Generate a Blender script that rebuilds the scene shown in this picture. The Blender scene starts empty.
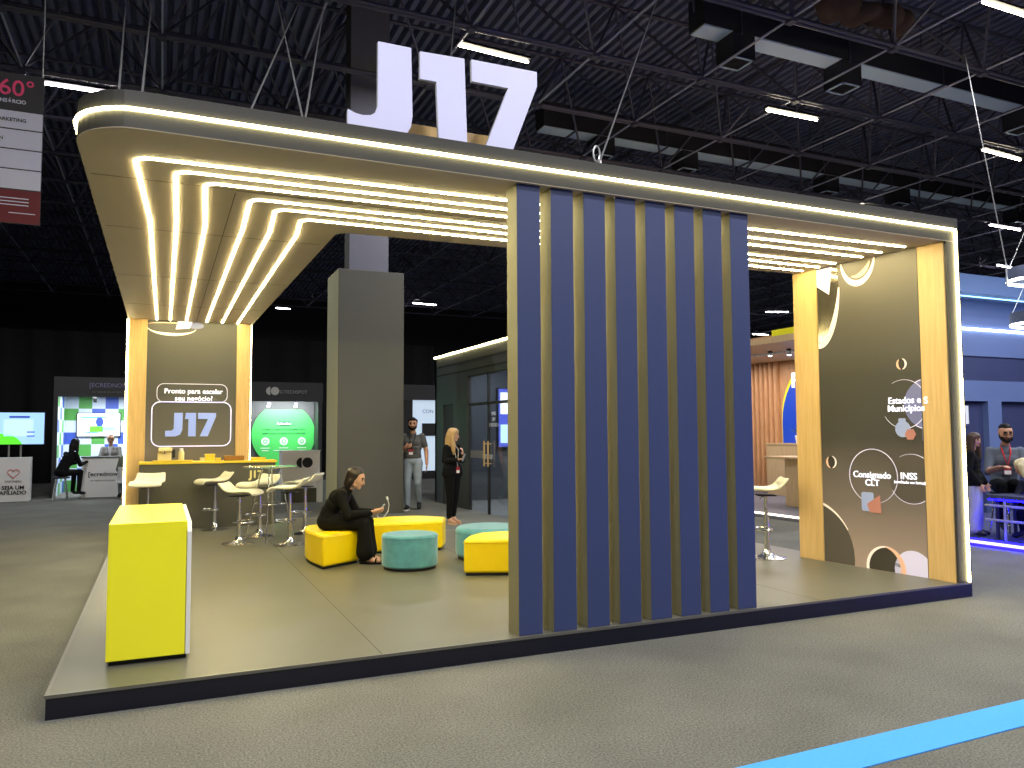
import bpy, bmesh, math, random
import numpy as np
from mathutils import Vector, Matrix
random.seed(7)
PI = math.pi
SC = bpy.context.scene
COL = SC.collection

# ------------------------------------------------------------------ colour / materials
def lin(v):
    v /= 255.0
    return v / 12.92 if v <= 0.04045 else ((v + 0.055) / 1.055) ** 2.4
def S(r, g, b): return (lin(r), lin(g), lin(b))

def mat(name, col, rough=0.5, metal=0.0, emit=None, strength=0.0, noise=0.0, nscale=20.0, bump=0.0,
        spec=None, alpha=None, trans=0.0, sheen=0.0, coat=0.0):
    m = bpy.data.materials.new(name); m.use_nodes = True
    nt = m.node_tree; b = nt.nodes['Principled BSDF']
    b.inputs['Base Color'].default_value = (*col, 1)
    b.inputs['Roughness'].default_value = rough
    b.inputs['Metallic'].default_value = metal
    if spec is not None: b.inputs['Specular IOR Level'].default_value = spec
    if trans: b.inputs['Transmission Weight'].default_value = trans; b.inputs['IOR'].default_value = 1.3
    if sheen:
        b.inputs['Sheen Weight'].default_value = sheen; b.inputs['Sheen Roughness'].default_value = 0.4
    if coat: b.inputs['Coat Weight'].default_value = coat; b.inputs['Coat Roughness'].default_value = 0.1
    if emit is not None:
        b.inputs['Emission Color'].default_value = (*emit, 1)
        b.inputs['Emission Strength'].default_value = strength
    if noise or bump:
        tc = nt.nodes.new('ShaderNodeTexCoord')
        nz = nt.nodes.new('ShaderNodeTexNoise'); nz.inputs['Scale'].default_value = nscale
        nz.inputs['Detail'].default_value = 6
        nt.links.new(tc.outputs['Object'], nz.inputs['Vector'])
        if noise:
            mx = nt.nodes.new('ShaderNodeMix'); mx.data_type = 'RGBA'
            mx.inputs['A'].default_value = (*[c * (1 - noise) for c in col], 1)
            mx.inputs['B'].default_value = (*[min(1, c * (1 + noise)) for c in col], 1)
            nt.links.new(nz.outputs['Fac'], mx.inputs['Factor'])
            nt.links.new(mx.outputs['Result'], b.inputs['Base Color'])
        if bump:
            bp = nt.nodes.new('ShaderNodeBump'); bp.inputs['Strength'].default_value = bump
            bp.inputs['Distance'].default_value = 0.01
            nt.links.new(nz.outputs['Fac'], bp.inputs['Height'])
            nt.links.new(bp.outputs['Normal'], b.inputs['Normal'])
    return m

def wood(name, c1, c2, scale=(14, 14, 0.8), rough=0.45):
    m = bpy.data.materials.new(name); m.use_nodes = True
    nt = m.node_tree; b = nt.nodes['Principled BSDF']; b.inputs['Roughness'].default_value = rough
    tc = nt.nodes.new('ShaderNodeTexCoord'); mp = nt.nodes.new('ShaderNodeMapping')
    mp.inputs['Scale'].default_value = scale
    nz = nt.nodes.new('ShaderNodeTexNoise'); nz.inputs['Scale'].default_value = 3.0
    nz.inputs['Detail'].default_value = 8; nz.inputs['Distortion'].default_value = 0.6
    cr = nt.nodes.new('ShaderNodeValToRGB')
    cr.color_ramp.elements[0].color = (*c1, 1); cr.color_ramp.elements[1].color = (*c2, 1)
    cr.color_ramp.elements[0].position = 0.3; cr.color_ramp.elements[1].position = 0.7
    nt.links.new(tc.outputs['Object'], mp.inputs['Vector']); nt.links.new(mp.outputs['Vector'], nz.inputs['Vector'])
    nt.links.new(nz.outputs['Fac'], cr.inputs['Fac']); nt.links.new(cr.outputs['Color'], b.inputs['Base Color'])
    return m

def carpet(name, c, rough=0.95):
    m = bpy.data.materials.new(name); m.use_nodes = True
    nt = m.node_tree; b = nt.nodes['Principled BSDF']; b.inputs['Roughness'].default_value = rough
    b.inputs['Specular IOR Level'].default_value = 0.15
    tc = nt.nodes.new('ShaderNodeTexCoord')
    n1 = nt.nodes.new('ShaderNodeTexNoise'); n1.inputs['Scale'].default_value = 90; n1.inputs['Detail'].default_value = 5
    n2 = nt.nodes.new('ShaderNodeTexNoise'); n2.inputs['Scale'].default_value = 1.3; n2.inputs['Detail'].default_value = 6
    for n in (n1, n2): nt.links.new(tc.outputs['Object'], n.inputs['Vector'])
    a = nt.nodes.new('ShaderNodeValToRGB')
    a.color_ramp.elements[0].color = (*[v * 0.55 for v in c], 1); a.color_ramp.elements[0].position = 0.3
    a.color_ramp.elements[1].color = (*[v * 1.45 for v in c], 1); a.color_ramp.elements[1].position = 0.7
    nt.links.new(n1.outputs['Fac'], a.inputs['Fac'])
    r2 = nt.nodes.new('ShaderNodeMapRange'); r2.inputs['From Min'].default_value = 0.3; r2.inputs['From Max'].default_value = 0.7
    r2.inputs['To Min'].default_value = 0.85; r2.inputs['To Max'].default_value = 1.12
    nt.links.new(n2.outputs['Fac'], r2.inputs['Value'])
    mx = nt.nodes.new('ShaderNodeVectorMath'); mx.operation = 'SCALE'
    nt.links.new(a.outputs['Color'], mx.inputs[0]); nt.links.new(r2.outputs['Result'], mx.inputs['Scale'])
    nt.links.new(mx.outputs['Vector'], b.inputs['Base Color'])
    bp = nt.nodes.new('ShaderNodeBump'); bp.inputs['Strength'].default_value = 0.4; bp.inputs['Distance'].default_value = 0.005
    nt.links.new(n1.outputs['Fac'], bp.inputs['Height']); nt.links.new(bp.outputs['Normal'], b.inputs['Normal'])
    return m

def glow(name, col, strength): return mat(name, S(*[min(255, c) for c in col]), 0.5, emit=S(*col), strength=strength)

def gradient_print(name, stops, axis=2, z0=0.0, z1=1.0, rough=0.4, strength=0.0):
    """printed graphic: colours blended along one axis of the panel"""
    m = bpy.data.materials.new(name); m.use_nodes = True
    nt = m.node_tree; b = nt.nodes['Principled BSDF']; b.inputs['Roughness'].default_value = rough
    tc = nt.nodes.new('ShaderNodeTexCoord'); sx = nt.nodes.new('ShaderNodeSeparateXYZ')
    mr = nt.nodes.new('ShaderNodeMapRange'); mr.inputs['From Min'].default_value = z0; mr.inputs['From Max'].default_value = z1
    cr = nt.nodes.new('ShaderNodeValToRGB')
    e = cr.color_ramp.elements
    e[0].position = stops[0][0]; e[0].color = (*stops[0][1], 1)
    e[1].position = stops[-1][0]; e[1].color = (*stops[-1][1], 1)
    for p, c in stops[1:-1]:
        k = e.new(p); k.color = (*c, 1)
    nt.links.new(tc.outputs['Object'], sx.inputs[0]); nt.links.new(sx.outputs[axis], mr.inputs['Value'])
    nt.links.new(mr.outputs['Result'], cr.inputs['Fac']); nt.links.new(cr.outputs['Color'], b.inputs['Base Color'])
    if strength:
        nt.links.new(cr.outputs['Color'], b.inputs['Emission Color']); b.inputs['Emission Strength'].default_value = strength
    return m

M = {}
M['carpet'] = carpet('hall_carpet', S(105, 105, 99))
M['blue_stripe'] = mat('blue_stripe_carpet', S(70, 160, 245), 0.9, noise=0.08, nscale=60)
M['deck_floor'] = mat('stand_vinyl', S(97, 96, 84), 0.42, noise=0.10, nscale=3)
M['navy_kick'] = mat('navy_kick', (0.0035, 0.004, 0.012), 0.4)
M['edge'] = mat('aluminium_edge', S(120, 118, 110), 0.4, 0.6)
M['fascia'] = mat('fascia_grey', S(44, 44, 43), 0.6, noise=0.06, nscale=6)
M['soffit'] = mat('soffit_beige', S(168, 154, 136), 0.6, noise=0.05, nscale=2)
M['seam'] = mat('seam_dark', S(60, 52, 40), 0.8)
M['led'] = glow('led_warm', (255, 238, 176), 46.0)
M['led_edge'] = glow('led_warm_edge', (255, 238, 172), 22.0)
M['led_side'] = glow('led_warm_side', (255, 240, 180), 30.0)
M['wood'] = wood('oak_veneer', S(204, 168, 108), S(220, 186, 128))
M['slat_blue'] = mat('slat_navy_face', S(54, 65, 106), 0.5, noise=0.05, nscale=3)
M['slat_side'] = mat('slat_side_grey', S(118, 114, 88), 0.7)
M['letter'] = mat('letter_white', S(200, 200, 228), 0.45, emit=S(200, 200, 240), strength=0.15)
M['letter_side'] = mat('letter_side', S(200, 200, 205), 0.5)
M['steel'] = mat('steel_wire', S(190, 190, 190), 0.35, 0.7)
M['yellow'] = mat('yellow_laminate', S(252, 244, 42), 0.35, noise=0.04, nscale=3)
M['yellow_fab'] = mat('yellow_vinyl', S(252, 218, 0), 0.42, noise=0.05, nscale=9, bump=0.05)
M['teal'] = mat('teal_velvet', S(84, 150, 168), 0.85, noise=0.30, nscale=14, sheen=0.5)
M['black'] = mat('matt_black', S(18, 18, 20), 0.6)
M['black_soft'] = mat('black_cloth', (0.005, 0.005, 0.005), 0.95, spec=0.2)
M['white'] = mat('white_laminate', S(232, 230, 228), 0.4)
M['white_seat'] = mat('white_moulded', S(236, 230, 205), 0.3)
M['chrome'] = mat('chrome', S(225, 225, 225), 0.2, 1.0)
M['grey_panel'] = mat('pillar_cladding', S(84, 83, 76), 0.75, noise=0.07, nscale=2.0)
M['shaft'] = mat('pillar_shaft', S(108, 108, 120), 0.8, noise=0.08, nscale=2)
M['pillar_lit_side'] = mat('pillar_lit_side', S(176, 172, 136), 0.75)
M['counter_dark'] = mat('counter_dark', S(84, 82, 70), 0.5)
M['yellow_top'] = mat('yellow_top', S(240, 208, 60), 0.35)
M['truss'] = mat('truss_steel', S(80, 80, 100), 0.5, 0.2)
M['truss_pale'] = mat('truss_pale_steel', S(172, 176, 206), 0.45, 0.2)
M['roof'] = mat('roof_deck', S(112, 116, 152), 0.7)
M['duct_dark'] = mat('duct_shade_dark', S(34, 34, 42), 0.7)  # dark colour paints in the shade on the duct sides
M['duct_light'] = mat('duct_galvanised_lit', S(196, 220, 248), 0.5)  # same metal, coloured paler for floor light on the underside
M['lamp'] = glow('hall_lamp', (255, 240, 205), 26.0)
M['lamp_cool'] = glow('hall_lamp_cool', (255, 244, 246), 26.0)
M['curtain'] = mat('black_drape', S(22, 22, 24), 0.95, noise=0.2, nscale=3)
M['dark_wall'] = mat('hall_wall', S(44, 44, 50), 0.9)
M['booth_black'] = mat('booth_black', S(62, 64, 66), 0.5, noise=0.06, nscale=2)
M['frame_dark'] = mat('frame_dark', S(46, 46, 48), 0.6)
M['glass'] = mat('clear_glass', (0.9, 0.95, 0.97), 0.03, trans=1.0)
M['glass_green'] = mat('table_glass', (0.75, 0.95, 0.86), 0.04, trans=0.85)
M['white_glow'] = glow('white_lettering', (240, 238, 250), 0.85)
M['lav_glow'] = glow('lavender_line', (200, 196, 216), 0.55)

# ------------------------------------------------------------------ object helpers
def props(o, label=None, cat=None, group=None, kind=None):
    if label: o['label'] = label
    if cat: o['category'] = cat
    if group: o['group'] = group
    if kind: o['kind'] = kind
    return o

def thing(name, label, cat, loc=(0, 0, 0), rz=0.0, group=None):
    o = bpy.data.objects.new(name, None); COL.objects.link(o)
    o.location = loc; o.rotation_euler = (0, 0, rz); o.empty_display_size = 0.1
    return props(o, label, cat, group)

def root_matrix(o):
    while o.parent: o = o.parent
    return Matrix.LocRotScale(o.location, o.rotation_euler, o.scale)

class MB:
    """collects shapes and links them as ONE mesh object"""
    def __init__(s): s.v = []; s.f = []; s.m = []
    def add(s, vs, fs, mi=0):
        n = len(s.v); s.v += [Vector(v) for v in vs]; s.f += [tuple(i + n for i in f) for f in fs]; s.m += [mi] * len(fs)
        return s
    def box(s, a, b, mi=0, mx=None):
        (x0, y0, z0), (x1, y1, z1) = a, b
        vs = [Vector(p) for p in ((x0,y0,z0),(x1,y0,z0),(x1,y1,z0),(x0,y1,z0),(x0,y0,z1),(x1,y0,z1),(x1,y1,z1),(x0,y1,z1))]
        if mx is not None: vs = [mx @ v for v in vs]
        return s.add(vs, [(0,3,2,1),(4,5,6,7),(0,1,5,4),(1,2,6,5),(2,3,7,6),(3,0,4,7)], mi)
    def prism(s, poly, z0, z1, mi=0, mb=None, mt=None, mx=None):
        n = len(poly)
        vs = [Vector((p[0], p[1], z0)) for p in poly] + [Vector((p[0], p[1], z1)) for p in poly]
        if mx is not None: vs = [mx @ v for v in vs]
        s.add(vs, [(i, (i + 1) % n, n + (i + 1) % n, n + i) for i in range(n)], mi)
        k = len(s.v) - 2 * n
        s.f.append(tuple(k + i for i in reversed(range(n)))); s.m.append(mi if mb is None else mb)
        s.f.append(tuple(k + n + i for i in range(n))); s.m.append(mi if mt is None else mt)
        return s
    def tube(s, p, q, r, seg=8, mi=0, r2=None, cap=True):
        p, q = Vector(p), Vector(q); d = (q - p)
        if d.length < 1e-6: return s
        z = d.normalized(); x = z.orthogonal().normalized(); y = z.cross(x)
        r2 = r if r2 is None else r2
        vs = []
        for (c, rr) in ((p, r), (q, r2)):
            for k in range(seg):
                a = 2 * PI * k / seg + PI / seg; vs.append(c + x * (rr * math.cos(a)) + y * (rr * math.sin(a)))
        fs = [(k, (k + 1) % seg, seg + (k + 1) % seg, seg + k) for k in range(seg)]
        if cap: fs += [tuple(reversed(range(seg))), tuple(range(seg, 2 * seg))]
        return s.add(vs, fs, mi)
    def pipe(s, pts, r, seg=8, mi=0, closed=False):
        pts = [Vector(p) for p in pts]; n = len(pts); rings = []
        ref = None
        for i, p in enumerate(pts):
            a = pts[(i - 1) % n] if (closed or i > 0) else p
            b = pts[(i + 1) % n] if (closed or i < n - 1) else p
            t = (b - a).normalized()
            if ref is None: ref = t.orthogonal().normalized()
            x = (ref - t * ref.dot(t)).normalized(); ref = x; y = t.cross(x)
            rings.append([p + x * (r * math.cos(2 * PI * k / seg)) + y * (r * math.sin(2 * PI * k / seg)) for k in range(seg)])
        vs = [v for rg in rings for v in rg]; fs = []
        for i in range(n if closed else n - 1):
            j = (i + 1) % n
            fs += [(i * seg + k, i * seg + (k + 1) % seg, j * seg + (k + 1) % seg, j * seg + k) for k in range(seg)]
        if not closed: fs += [tuple(reversed(range(seg))), tuple((n - 1) * seg + k for k in range(seg))]
        return s.add(vs, fs, mi)
    def lathe(s, prof, c=(0, 0, 0), seg=24, mi=0):
        c = Vector(c); vs = []; n = len(prof)
        for r, z in prof:
            for k in range(seg):
                a = 2 * PI * k / seg; vs.append(c + Vector((r * math.cos(a), r * math.sin(a), z)))
        fs = []
        for i in range(n - 1):
            fs += [(i * seg + k, i * seg + (k + 1) % seg, (i + 1) * seg + (k + 1) % seg, (i + 1) * seg + k) for k in range(seg)]
        fs += [tuple(reversed(range(seg))), tuple((n - 1) * seg + k for k in range(seg))]
        return s.add(vs, fs, mi)
    def ribbon(s, path, w, h, mi=0, up=Vector((0, 0, 1)), closed=False):
        """flat strip of width w, thickness h along a path; 'up' is its flat normal"""
        pts = [Vector(p) for p in path]; n = len(pts); vs = []
        for i, p in enumerate(pts):
            a = pts[(i - 1) % n] if (closed or i > 0) else p
            b = pts[(i + 1) % n] if (closed or i < n - 1) else p
            d1 = (p - a).normalized() if (p - a).length > 1e-9 else (b - p).normalized()
            d2 = (b - p).normalized() if (b - p).length > 1e-9 else d1
            t = (d1 + d2).normalized(); sd = t.cross(up).normalized()
            k = 1 / max(0.5, t.dot(d1))
            for (u, v) in ((-w / 2, 0), (w / 2, 0), (w / 2, h), (-w / 2, h)):
                vs.append(p + sd * (u * k) + up * v)
        fs = []
        for i in range(n if closed else n - 1):
            j = (i + 1) % n
            fs += [(i * 4 + k, i * 4 + (k + 1) % 4, j * 4 + (k + 1) % 4, j * 4 + k) for k in range(4)]
        if not closed: fs += [(3, 2, 1, 0), tuple((n - 1) * 4 + k for k in range(4))]
        return s.add(vs, fs, mi)
    def mesh(s, me, mx, mi=0):
        return s.add([mx @ v.co for v in me.vertices], [tuple(p.vertices) for p in me.polygons], mi)
    def build(s, name, mats, parent=None, local=False, smooth=False, bevel=0.0, bseg=2, subsurf=0):
        if not isinstance(mats, (list, tuple)): mats = [mats]
        vs = s.v
        if not local and parent is not None:
            inv = root_matrix(parent).inverted(); vs = [inv @ v for v in vs]
        me = bpy.data.meshes.new(name); me.from_pydata([tuple(v) for v in vs], [], s.f)
        for m in mats: me.materials.append(m)
        me.polygons.foreach_set('material_index', s.m)
        bm = bmesh.new(); bm.from_mesh(me); bmesh.ops.recalc_face_normals(bm, faces=bm.faces); bm.to_mesh(me); bm.free()
        if smooth:
            me.polygons.foreach_set('use_smooth', [True] * len(me.polygons))
            if smooth != 'all': me.set_sharp_from_angle(angle=math.radians(40))
        me.update()
        o = bpy.data.objects.new(name, me); COL.objects.link(o)
        if parent is not None: o.parent = parent
        if bevel:
            b = o.modifiers.new('bevel', 'BEVEL'); b.width = bevel; b.segments = bseg; b.limit_method = 'ANGLE'
            b.angle_limit = math.radians(40); b.harden_normals = False
        if subsurf:
            b = o.modifiers.new('sub', 'SUBSURF'); b.levels = b.render_levels = subsurf
        return o

def struct(o): o['kind'] = 'structure'; return o

def copy_tree(o, parent=None):
    c = o.copy(); COL.objects.link(c)
    if parent is not None: c.parent = parent
    for ch in list(o.children): copy_tree(ch, c)
    return c

_text = {}
def text_mesh(body, size, depth=0.004, bold=0.0, align='CENTER', space=1.0):
    key = (body, size, depth, bold, align, space)
    if key in _text: return _text[key]
    cu = bpy.data.curves.new('text', 'FONT'); cu.body = body; cu.size = size; cu.extrude = depth / 2
    cu.offset = bold; cu.align_x = align; cu.align_y = 'CENTER'; cu.space_character = space; cu.resolution_u = 4
    ob = bpy.data.objects.new('text', cu); COL.objects.link(ob)
    dg = bpy.context.evaluated_depsgraph_get(); dg.update()
    me = bpy.data.meshes.new_from_object(ob.evaluated_get(dg))
    bpy.data.objects.remove(ob); bpy.data.curves.remove(cu)
    _text[key] = me
    return me
def frame(origin, xdir, ydir=(0, 0, 1)):
    x = Vector(xdir).normalized(); y = Vector(ydir).normalized(); z = x.cross(y)
    m = Matrix((x, y, z)).transposed().to_4x4(); m.translation = Vector(origin); return m
FRONT = lambda p: frame(p, (1, 0, 0))          # readable from -Y
LEFTW = lambda p: frame(p, (0, -1, 0))         # readable from -X
def lettering(body, at, size, m, parent, name='lettering', bold=0.0, depth=0.004, align='CENTER', face=FRONT, space=1.0):
    return MB().mesh(text_mesh(body, size, depth, bold, align, space), face(at)).build(name, m, parent)

def arc(cx, cy, r, a0, a1, n=8):
    return [(cx + r * math.cos(math.radians(a0 + (a1 - a0) * k / n)), cy + r * math.sin(math.radians(a0 + (a1 - a0) * k / n))) for k in range(n + 1)]
def rrect(x0, y0, x1, y1, r, n=5):
    return arc(x1 - r, y0 + r, r, -90, 0, n) + arc(x1 - r, y1 - r, r, 0, 90, n) + arc(x0 + r, y1 - r, r, 90, 180, n) + arc(x0 + r, y0 + r, r, 180, 270, n)
def clip(poly, x0, y0, x1, y1):
    for ax, lim, sg in ((0, x0, 1), (0, x1, -1), (1, y0, 1), (1, y1, -1)):
        out = []
        for i, p in enumerate(poly):
            q = poly[(i + 1) % len(poly)]
            ip, iq = sg * (p[ax] - lim) >= 0, sg * (q[ax] - lim) >= 0
            if ip: out.append(p)
            if ip != iq:
                t = (lim - p[ax]) / (q[ax] - p[ax]); out.append((p[0] + t * (q[0] - p[0]), p[1] + t * (q[1] - p[1])))
        poly = out
        if not poly: return []
    return poly

# ================================================================== THE HALL
struct(MB().box((-16, -12, -0.1), (48, 46, 0.0)).build('floor', M['carpet']))
_rib = MB()
P = []
x = -16.0
while x < 48:
    P += [(x, 10.05), (x + 0.10, 10.05), (x + 0.125, 10.24), (x + 0.205, 10.24)]; x += 0.23
n = len(P)
_rib.add([(p[0], -12, p[1]) for p in P] + [(p[0], 46, p[1]) for p in P], [(i, i + 1, n + i + 1, n + i) for i in range(n - 1)])
struct(_rib.build('ceiling', M['roof']))
struct(MB().box((-16, 46, 0), (48, 46.2, 10.4)).build('wall_back', M['dark_wall']))
struct(MB().box((-16.2, -12, 0), (-16, 46, 10.4)).build('wall_left', M['dark_wall']))
struct(MB().box((48, -12, 0), (48.2, 46, 10.4)).build('wall_right', M['dark_wall']))
struct(MB().box((-16, -12.2, 0), (48, -12, 10.4)).build('wall_front', M['dark_wall']))

# double-layer space frame under the roof: lower chords at 8 m, upper chords at 9.7 m
fx = MB()
GX = lambda i: 0.38 + 2.29 * i
GY = lambda j: -0.02 + 2.27 * j
I0, I1, J0, J1 = -7, 19, -2, 16
for j in range(J0, J1 + 1):
    for dy in (-0.05, 0.05):
        fx.tube((GX(I0), GY(j) + dy, 8), (GX(I1), GY(j) + dy, 8), 0.033, 6)
    fx.tube((GX(I0), GY(j) + 1.135, 9.7), (GX(I1), GY(j) + 1.135, 9.7), 0.045, 6)
for i in range(I0, I1 + 1):
    fx.tube((GX(i), GY(J0), 8.02), (GX(i), GY(J1), 8.02), 0.02, 6, 1)
    fx.tube((GX(i) + 1.145, GY(J0), 9.7), (GX(i) + 1.145, GY(J1), 9.7), 0.04, 6)
for j in range(J0, J1 + 1):
    for i in range(I0, I1 + 1):
        p = (GX(i), GY(j), 8)
        fx.box((p[0] - 0.06, p[1] - 0.08, 7.94), (p[0] + 0.06, p[1] + 0.08, 8.06))
        for sx in (-1, 1):
            for sy in (-1, 1):
                fx.tube(p, (p[0] + sx * 1.145, p[1] + sy * 1.135, 9.7), 0.026, 5, cap=False)
struct(fx.build('ceiling_truss', [M['truss'], M['truss_pale']]))

# air ducts
def duct(y, x0, x1, outs, label):
    t = thing('air_duct', label, 'duct', (x0, y, 8.5), group='ceiling air ducts')
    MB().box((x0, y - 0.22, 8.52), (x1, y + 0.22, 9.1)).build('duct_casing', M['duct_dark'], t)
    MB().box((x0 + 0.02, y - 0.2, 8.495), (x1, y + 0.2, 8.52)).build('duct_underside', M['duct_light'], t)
    for ox in outs:
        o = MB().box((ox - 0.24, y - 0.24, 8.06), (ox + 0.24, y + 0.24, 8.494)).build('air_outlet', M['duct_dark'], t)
        g = MB()
        for a in range(2):
            g.box((ox - 0.22, y - 0.22 + a * 0.41, 8.04), (ox + 0.22, y - 0.19 + a * 0.41, 8.06))
            g.box((ox - 0.22 + a * 0.41, y - 0.22, 8.04), (ox - 0.19 + a * 0.41, y + 0.22, 8.06))
        for k in range(1, 8): g.box((ox - 0.2, y - 0.21 + k * 0.05, 8.045), (ox + 0.2, y - 0.2 + k * 0.05, 8.06), 1)
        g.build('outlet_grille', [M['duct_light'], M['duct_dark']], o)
    hx = x0 + 0.8
    while hx < x1:
        h = MB()
        for dy in (-0.24, 0.24): h.tube((hx, y + dy, 8.47), (hx, y + dy, 10.05), 0.012, 5)
        h.box((hx - 0.02, y - 0.25, 8.465), (hx + 0.02, y + 0.25, 8.494))
        h.build('duct_hanger', M['truss'], t); hx += 2.6
duct(6.15, 8.95, 34, (9.8, 12.4, 17.7, 23.0, 28.3), 'boxed air duct with shade painted on its sides and light on its underside, nearer one crossing the roof at upper right')
duct(11.3, 8.4, 40, (10.05, 12.5, 17.3, 20.1, 25.4, 30.7), 'boxed air duct with shade painted on its sides and light on its underside, farther one just above the canopy edge')

# hall tube lights
def tube_light(p, q, label, cool=False, power=0.0, group='hall tube lights'):
    p, q = Vector(p), Vector(q); c = (p + q) / 2
    t = thing('tube_light', label, 'ceiling light', c, group=group)
    d = (q - p).normalized(); n = Vector((0, 0, 1))
    b = MB(); sd = d.cross(n).normalized()
    vs = []
    for e in (p - d * 0.03, q + d * 0.03):
        for (u, w) in ((-0.07, 0.035), (0.07, 0.035), (0.05, 0.09), (-0.05, 0.09)): vs.append(e + sd * u + n * w)
    b.add(vs, [(0,1,2,3),(7,6,5,4),(0,4,5,1),(1,5,6,2),(2,6,7,3),(3,7,4,0)]).build('lamp_housing', M['duct_dark'], t)
    MB().tube(p, q, 0.024, 8).build('light_tube', M['lamp_cool'] if cool else M['lamp'], t)
    for e in (p + d * 0.1, q - d * 0.1): MB().tube(e + n * 0.09, (e.x, e.y, max(8.05, e.z + 0.15)), 0.006, 4).build('hanger_wire', M['steel'], t)
    if power:
        L = bpy.data.lights.new('lamp_beam', 'AREA'); L.shape = 'RECTANGLE'; L.size = (q - p).length; L.size_y = 0.12
        L.energy = power; L.color = (0.97, 0.97, 1.0) if not cool else (0.92, 0.95, 1.0)
        o = bpy.data.objects.new('lamp_beam', L); COL.objects.link(o); o.parent = t
        o.location = (0, 0, -0.06); o.rotation_euler = (0, 0, math.atan2(d.y, d.x))
LP = 170
tube_light((4.968, 7.402, 8.000), (6.299, 7.487, 8.000), 'warm tube light hanging just above the white seven', power=LP)
tube_light((11.871, 2.947, 8.000), (13.355, 2.939, 8.000), 'bright tube light cut by the top right corner of the photo', power=LP)
tube_light((11.496, 7.232, 7.900), (12.812, 7.214, 7.900), 'tube light under the lower chord beside the nearer duct', power=LP)
tube_light((17.680, 7.001, 7.900), (19.143, 7.095, 7.900), 'tube light right of the cable, above the farther duct', power=LP)
tube_light((-1.62, 11.85, 8), (-0.43, 11.85, 8), 'cool white tube light beside the hanging red and white banner', True, power=200)
tube_light((17.946, 11.428, 7.900), (19.396, 11.459, 7.900), 'tube light just over the right half of the canopy edge', power=LP)
tube_light((24.217, 11.328, 7.900), (25.718, 11.355, 7.900), 'upper one of two far tube lights right of the canopy corner', True, power=LP)
tube_light((30.255, 15.195, 7.900), (31.370, 15.336, 7.900), 'lower one of two far tube lights right of the canopy corner', True, power=260)
tube_light((30.305, 28.109, 7.900), (31.425, 27.653, 7.900), 'far tube light seen between the blue slats and the wood column, upper one', True, power=260)
tube_light((36.273, 35.953, 7.900), (37.597, 36.001, 7.900), 'far tube light seen between the blue slats and the wood column, lower one', True, power=260)
tube_light((11.779, 32.520, 7.900), (13.030, 32.668, 7.900), 'tiny far tube light right of the grey pillar', True, power=260)
tube_light((5.733, 36.685, 7.900), (6.442, 36.748, 7.900), 'tiny far tube light left of the grey pillar', True, power=260)
for (lx, ly) in ((-5, -8), (-1, -8), (6, -8), (13, -8), (-1.5, -3.2), (5, -3.2), (11.5, -3), (18, -1)):
    tube_light((lx, ly, 7.9), (lx + 1.5, ly, 7.9), 'warm white tube light among the rows hung over the aisle', power=215, group='aisle tube lights')

# building pillar wrapped in grey boards
sh_ = MB().box((3.62, 9.62, 4.0), (4.36, 10.05, 10.2)); sh_.m[5] = 1  # left face given its own tone, for light from that side
struct(sh_.build('pillar_shaft', [M['shaft'], M['grey_panel']]))
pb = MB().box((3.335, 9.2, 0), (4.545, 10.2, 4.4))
pb.m[5] = 1      # left side coloured paler to stand in for light from the left
struct(pb.build('pillar_casing', [M['grey_panel'], M['pillar_lit_side']], bevel=0.01))

# blue stripe on the carpet
props(MB().prism([(2.0, -1.93), (14, -1.72), (14, -1.95), (2.0, -2.165)], 0.0005, 0.006).build('floor_stripe', M['blue_stripe']),
      'sky blue carpet stripe on the grey floor at lower right', 'floor stripe')

# ================================================================== THE STAND
T0 = 0.1226
pl = thing('stand_platform', 'low dark platform of the booth with navy edge board', 'platform', (0, 0, 0))
POLY = [(0, 0), (7, 0), (7, 5.6), (3, 5.6), (3, 8.05), (0, 8.05)]
MB().prism(POLY, 0.0, T0 - 0.012).build('kickboard', M['navy_kick'], pl)
MB().prism(POLY, T0 - 0.012, T0).build('vinyl_floor', M['deck_floor'], pl)
MB().box((-0.006, -0.006, T0 - 0.014), (7.006, 0.012, T0 + 0.003)).box((-0.006, 0.012, T0 - 0.014), (0.012, 8.05, T0 + 0.003)).build('edge_trim', M['edge'], pl)
sm = MB()
for k in (1.75, 3.5, 5.25): sm.box((k - 0.002, 0.02, T0), (k + 0.002, 5.5, T0 + 0.0008))
sm.build('floor_seam', M['seam'], pl)

# canopy
cz0, cz1 = 3.13, 3.345
can = thing('canopy', 'L-shaped light canopy with rounded corner and warm LED edge', 'canopy', (0, 0, cz0))
OUT = [(0.03, 7.98)] + arc(0.40, 0.36, 0.37, 180, 270, 10)
OUT[-1] = (0.40, 0.0); OUT[-2:-1] = [(0.335, 0.004)]
CP = OUT + [(7.0, 0.0), (7.0, 1.64), (1.90, 1.80), (1.82, 1.88), (1.75, 7.98)]
MB().prism(CP, cz0 + 0.004, cz1).build('fascia', M['fascia'], can)
MB().prism(CP, cz0, cz0 + 0.004).build('soffit', M['soffit'], can)
sm = MB()
sm.box((0.945, 1.0, cz0 - 0.0015), (0.951, 7.9, cz0))
for yy in (0.93, 2.3, 4.4, 6.4): sm.box((0.06, yy, cz0 - 0.0015), (1.76, yy + 0.005, cz0))
sm.box((0.95, 0.95, cz0 - 0.0015), (6.7, 0.956, cz0))
sm.build('soffit_seam', M['seam'], can)
EL = [Vector((p[0], p[1], 3.237)) for p in OUT]
el = []
for p in EL:
    c = Vector((0.40, 0.36, 3.237))
    d = (p - c); d.z = 0
    if p.y > 1: d = Vector((-1, 0, 0))
    elif p.x >= 0.39: d = Vector((0, -1, 0))
    el.append(p + d.normalized() * 0.008)
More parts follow.
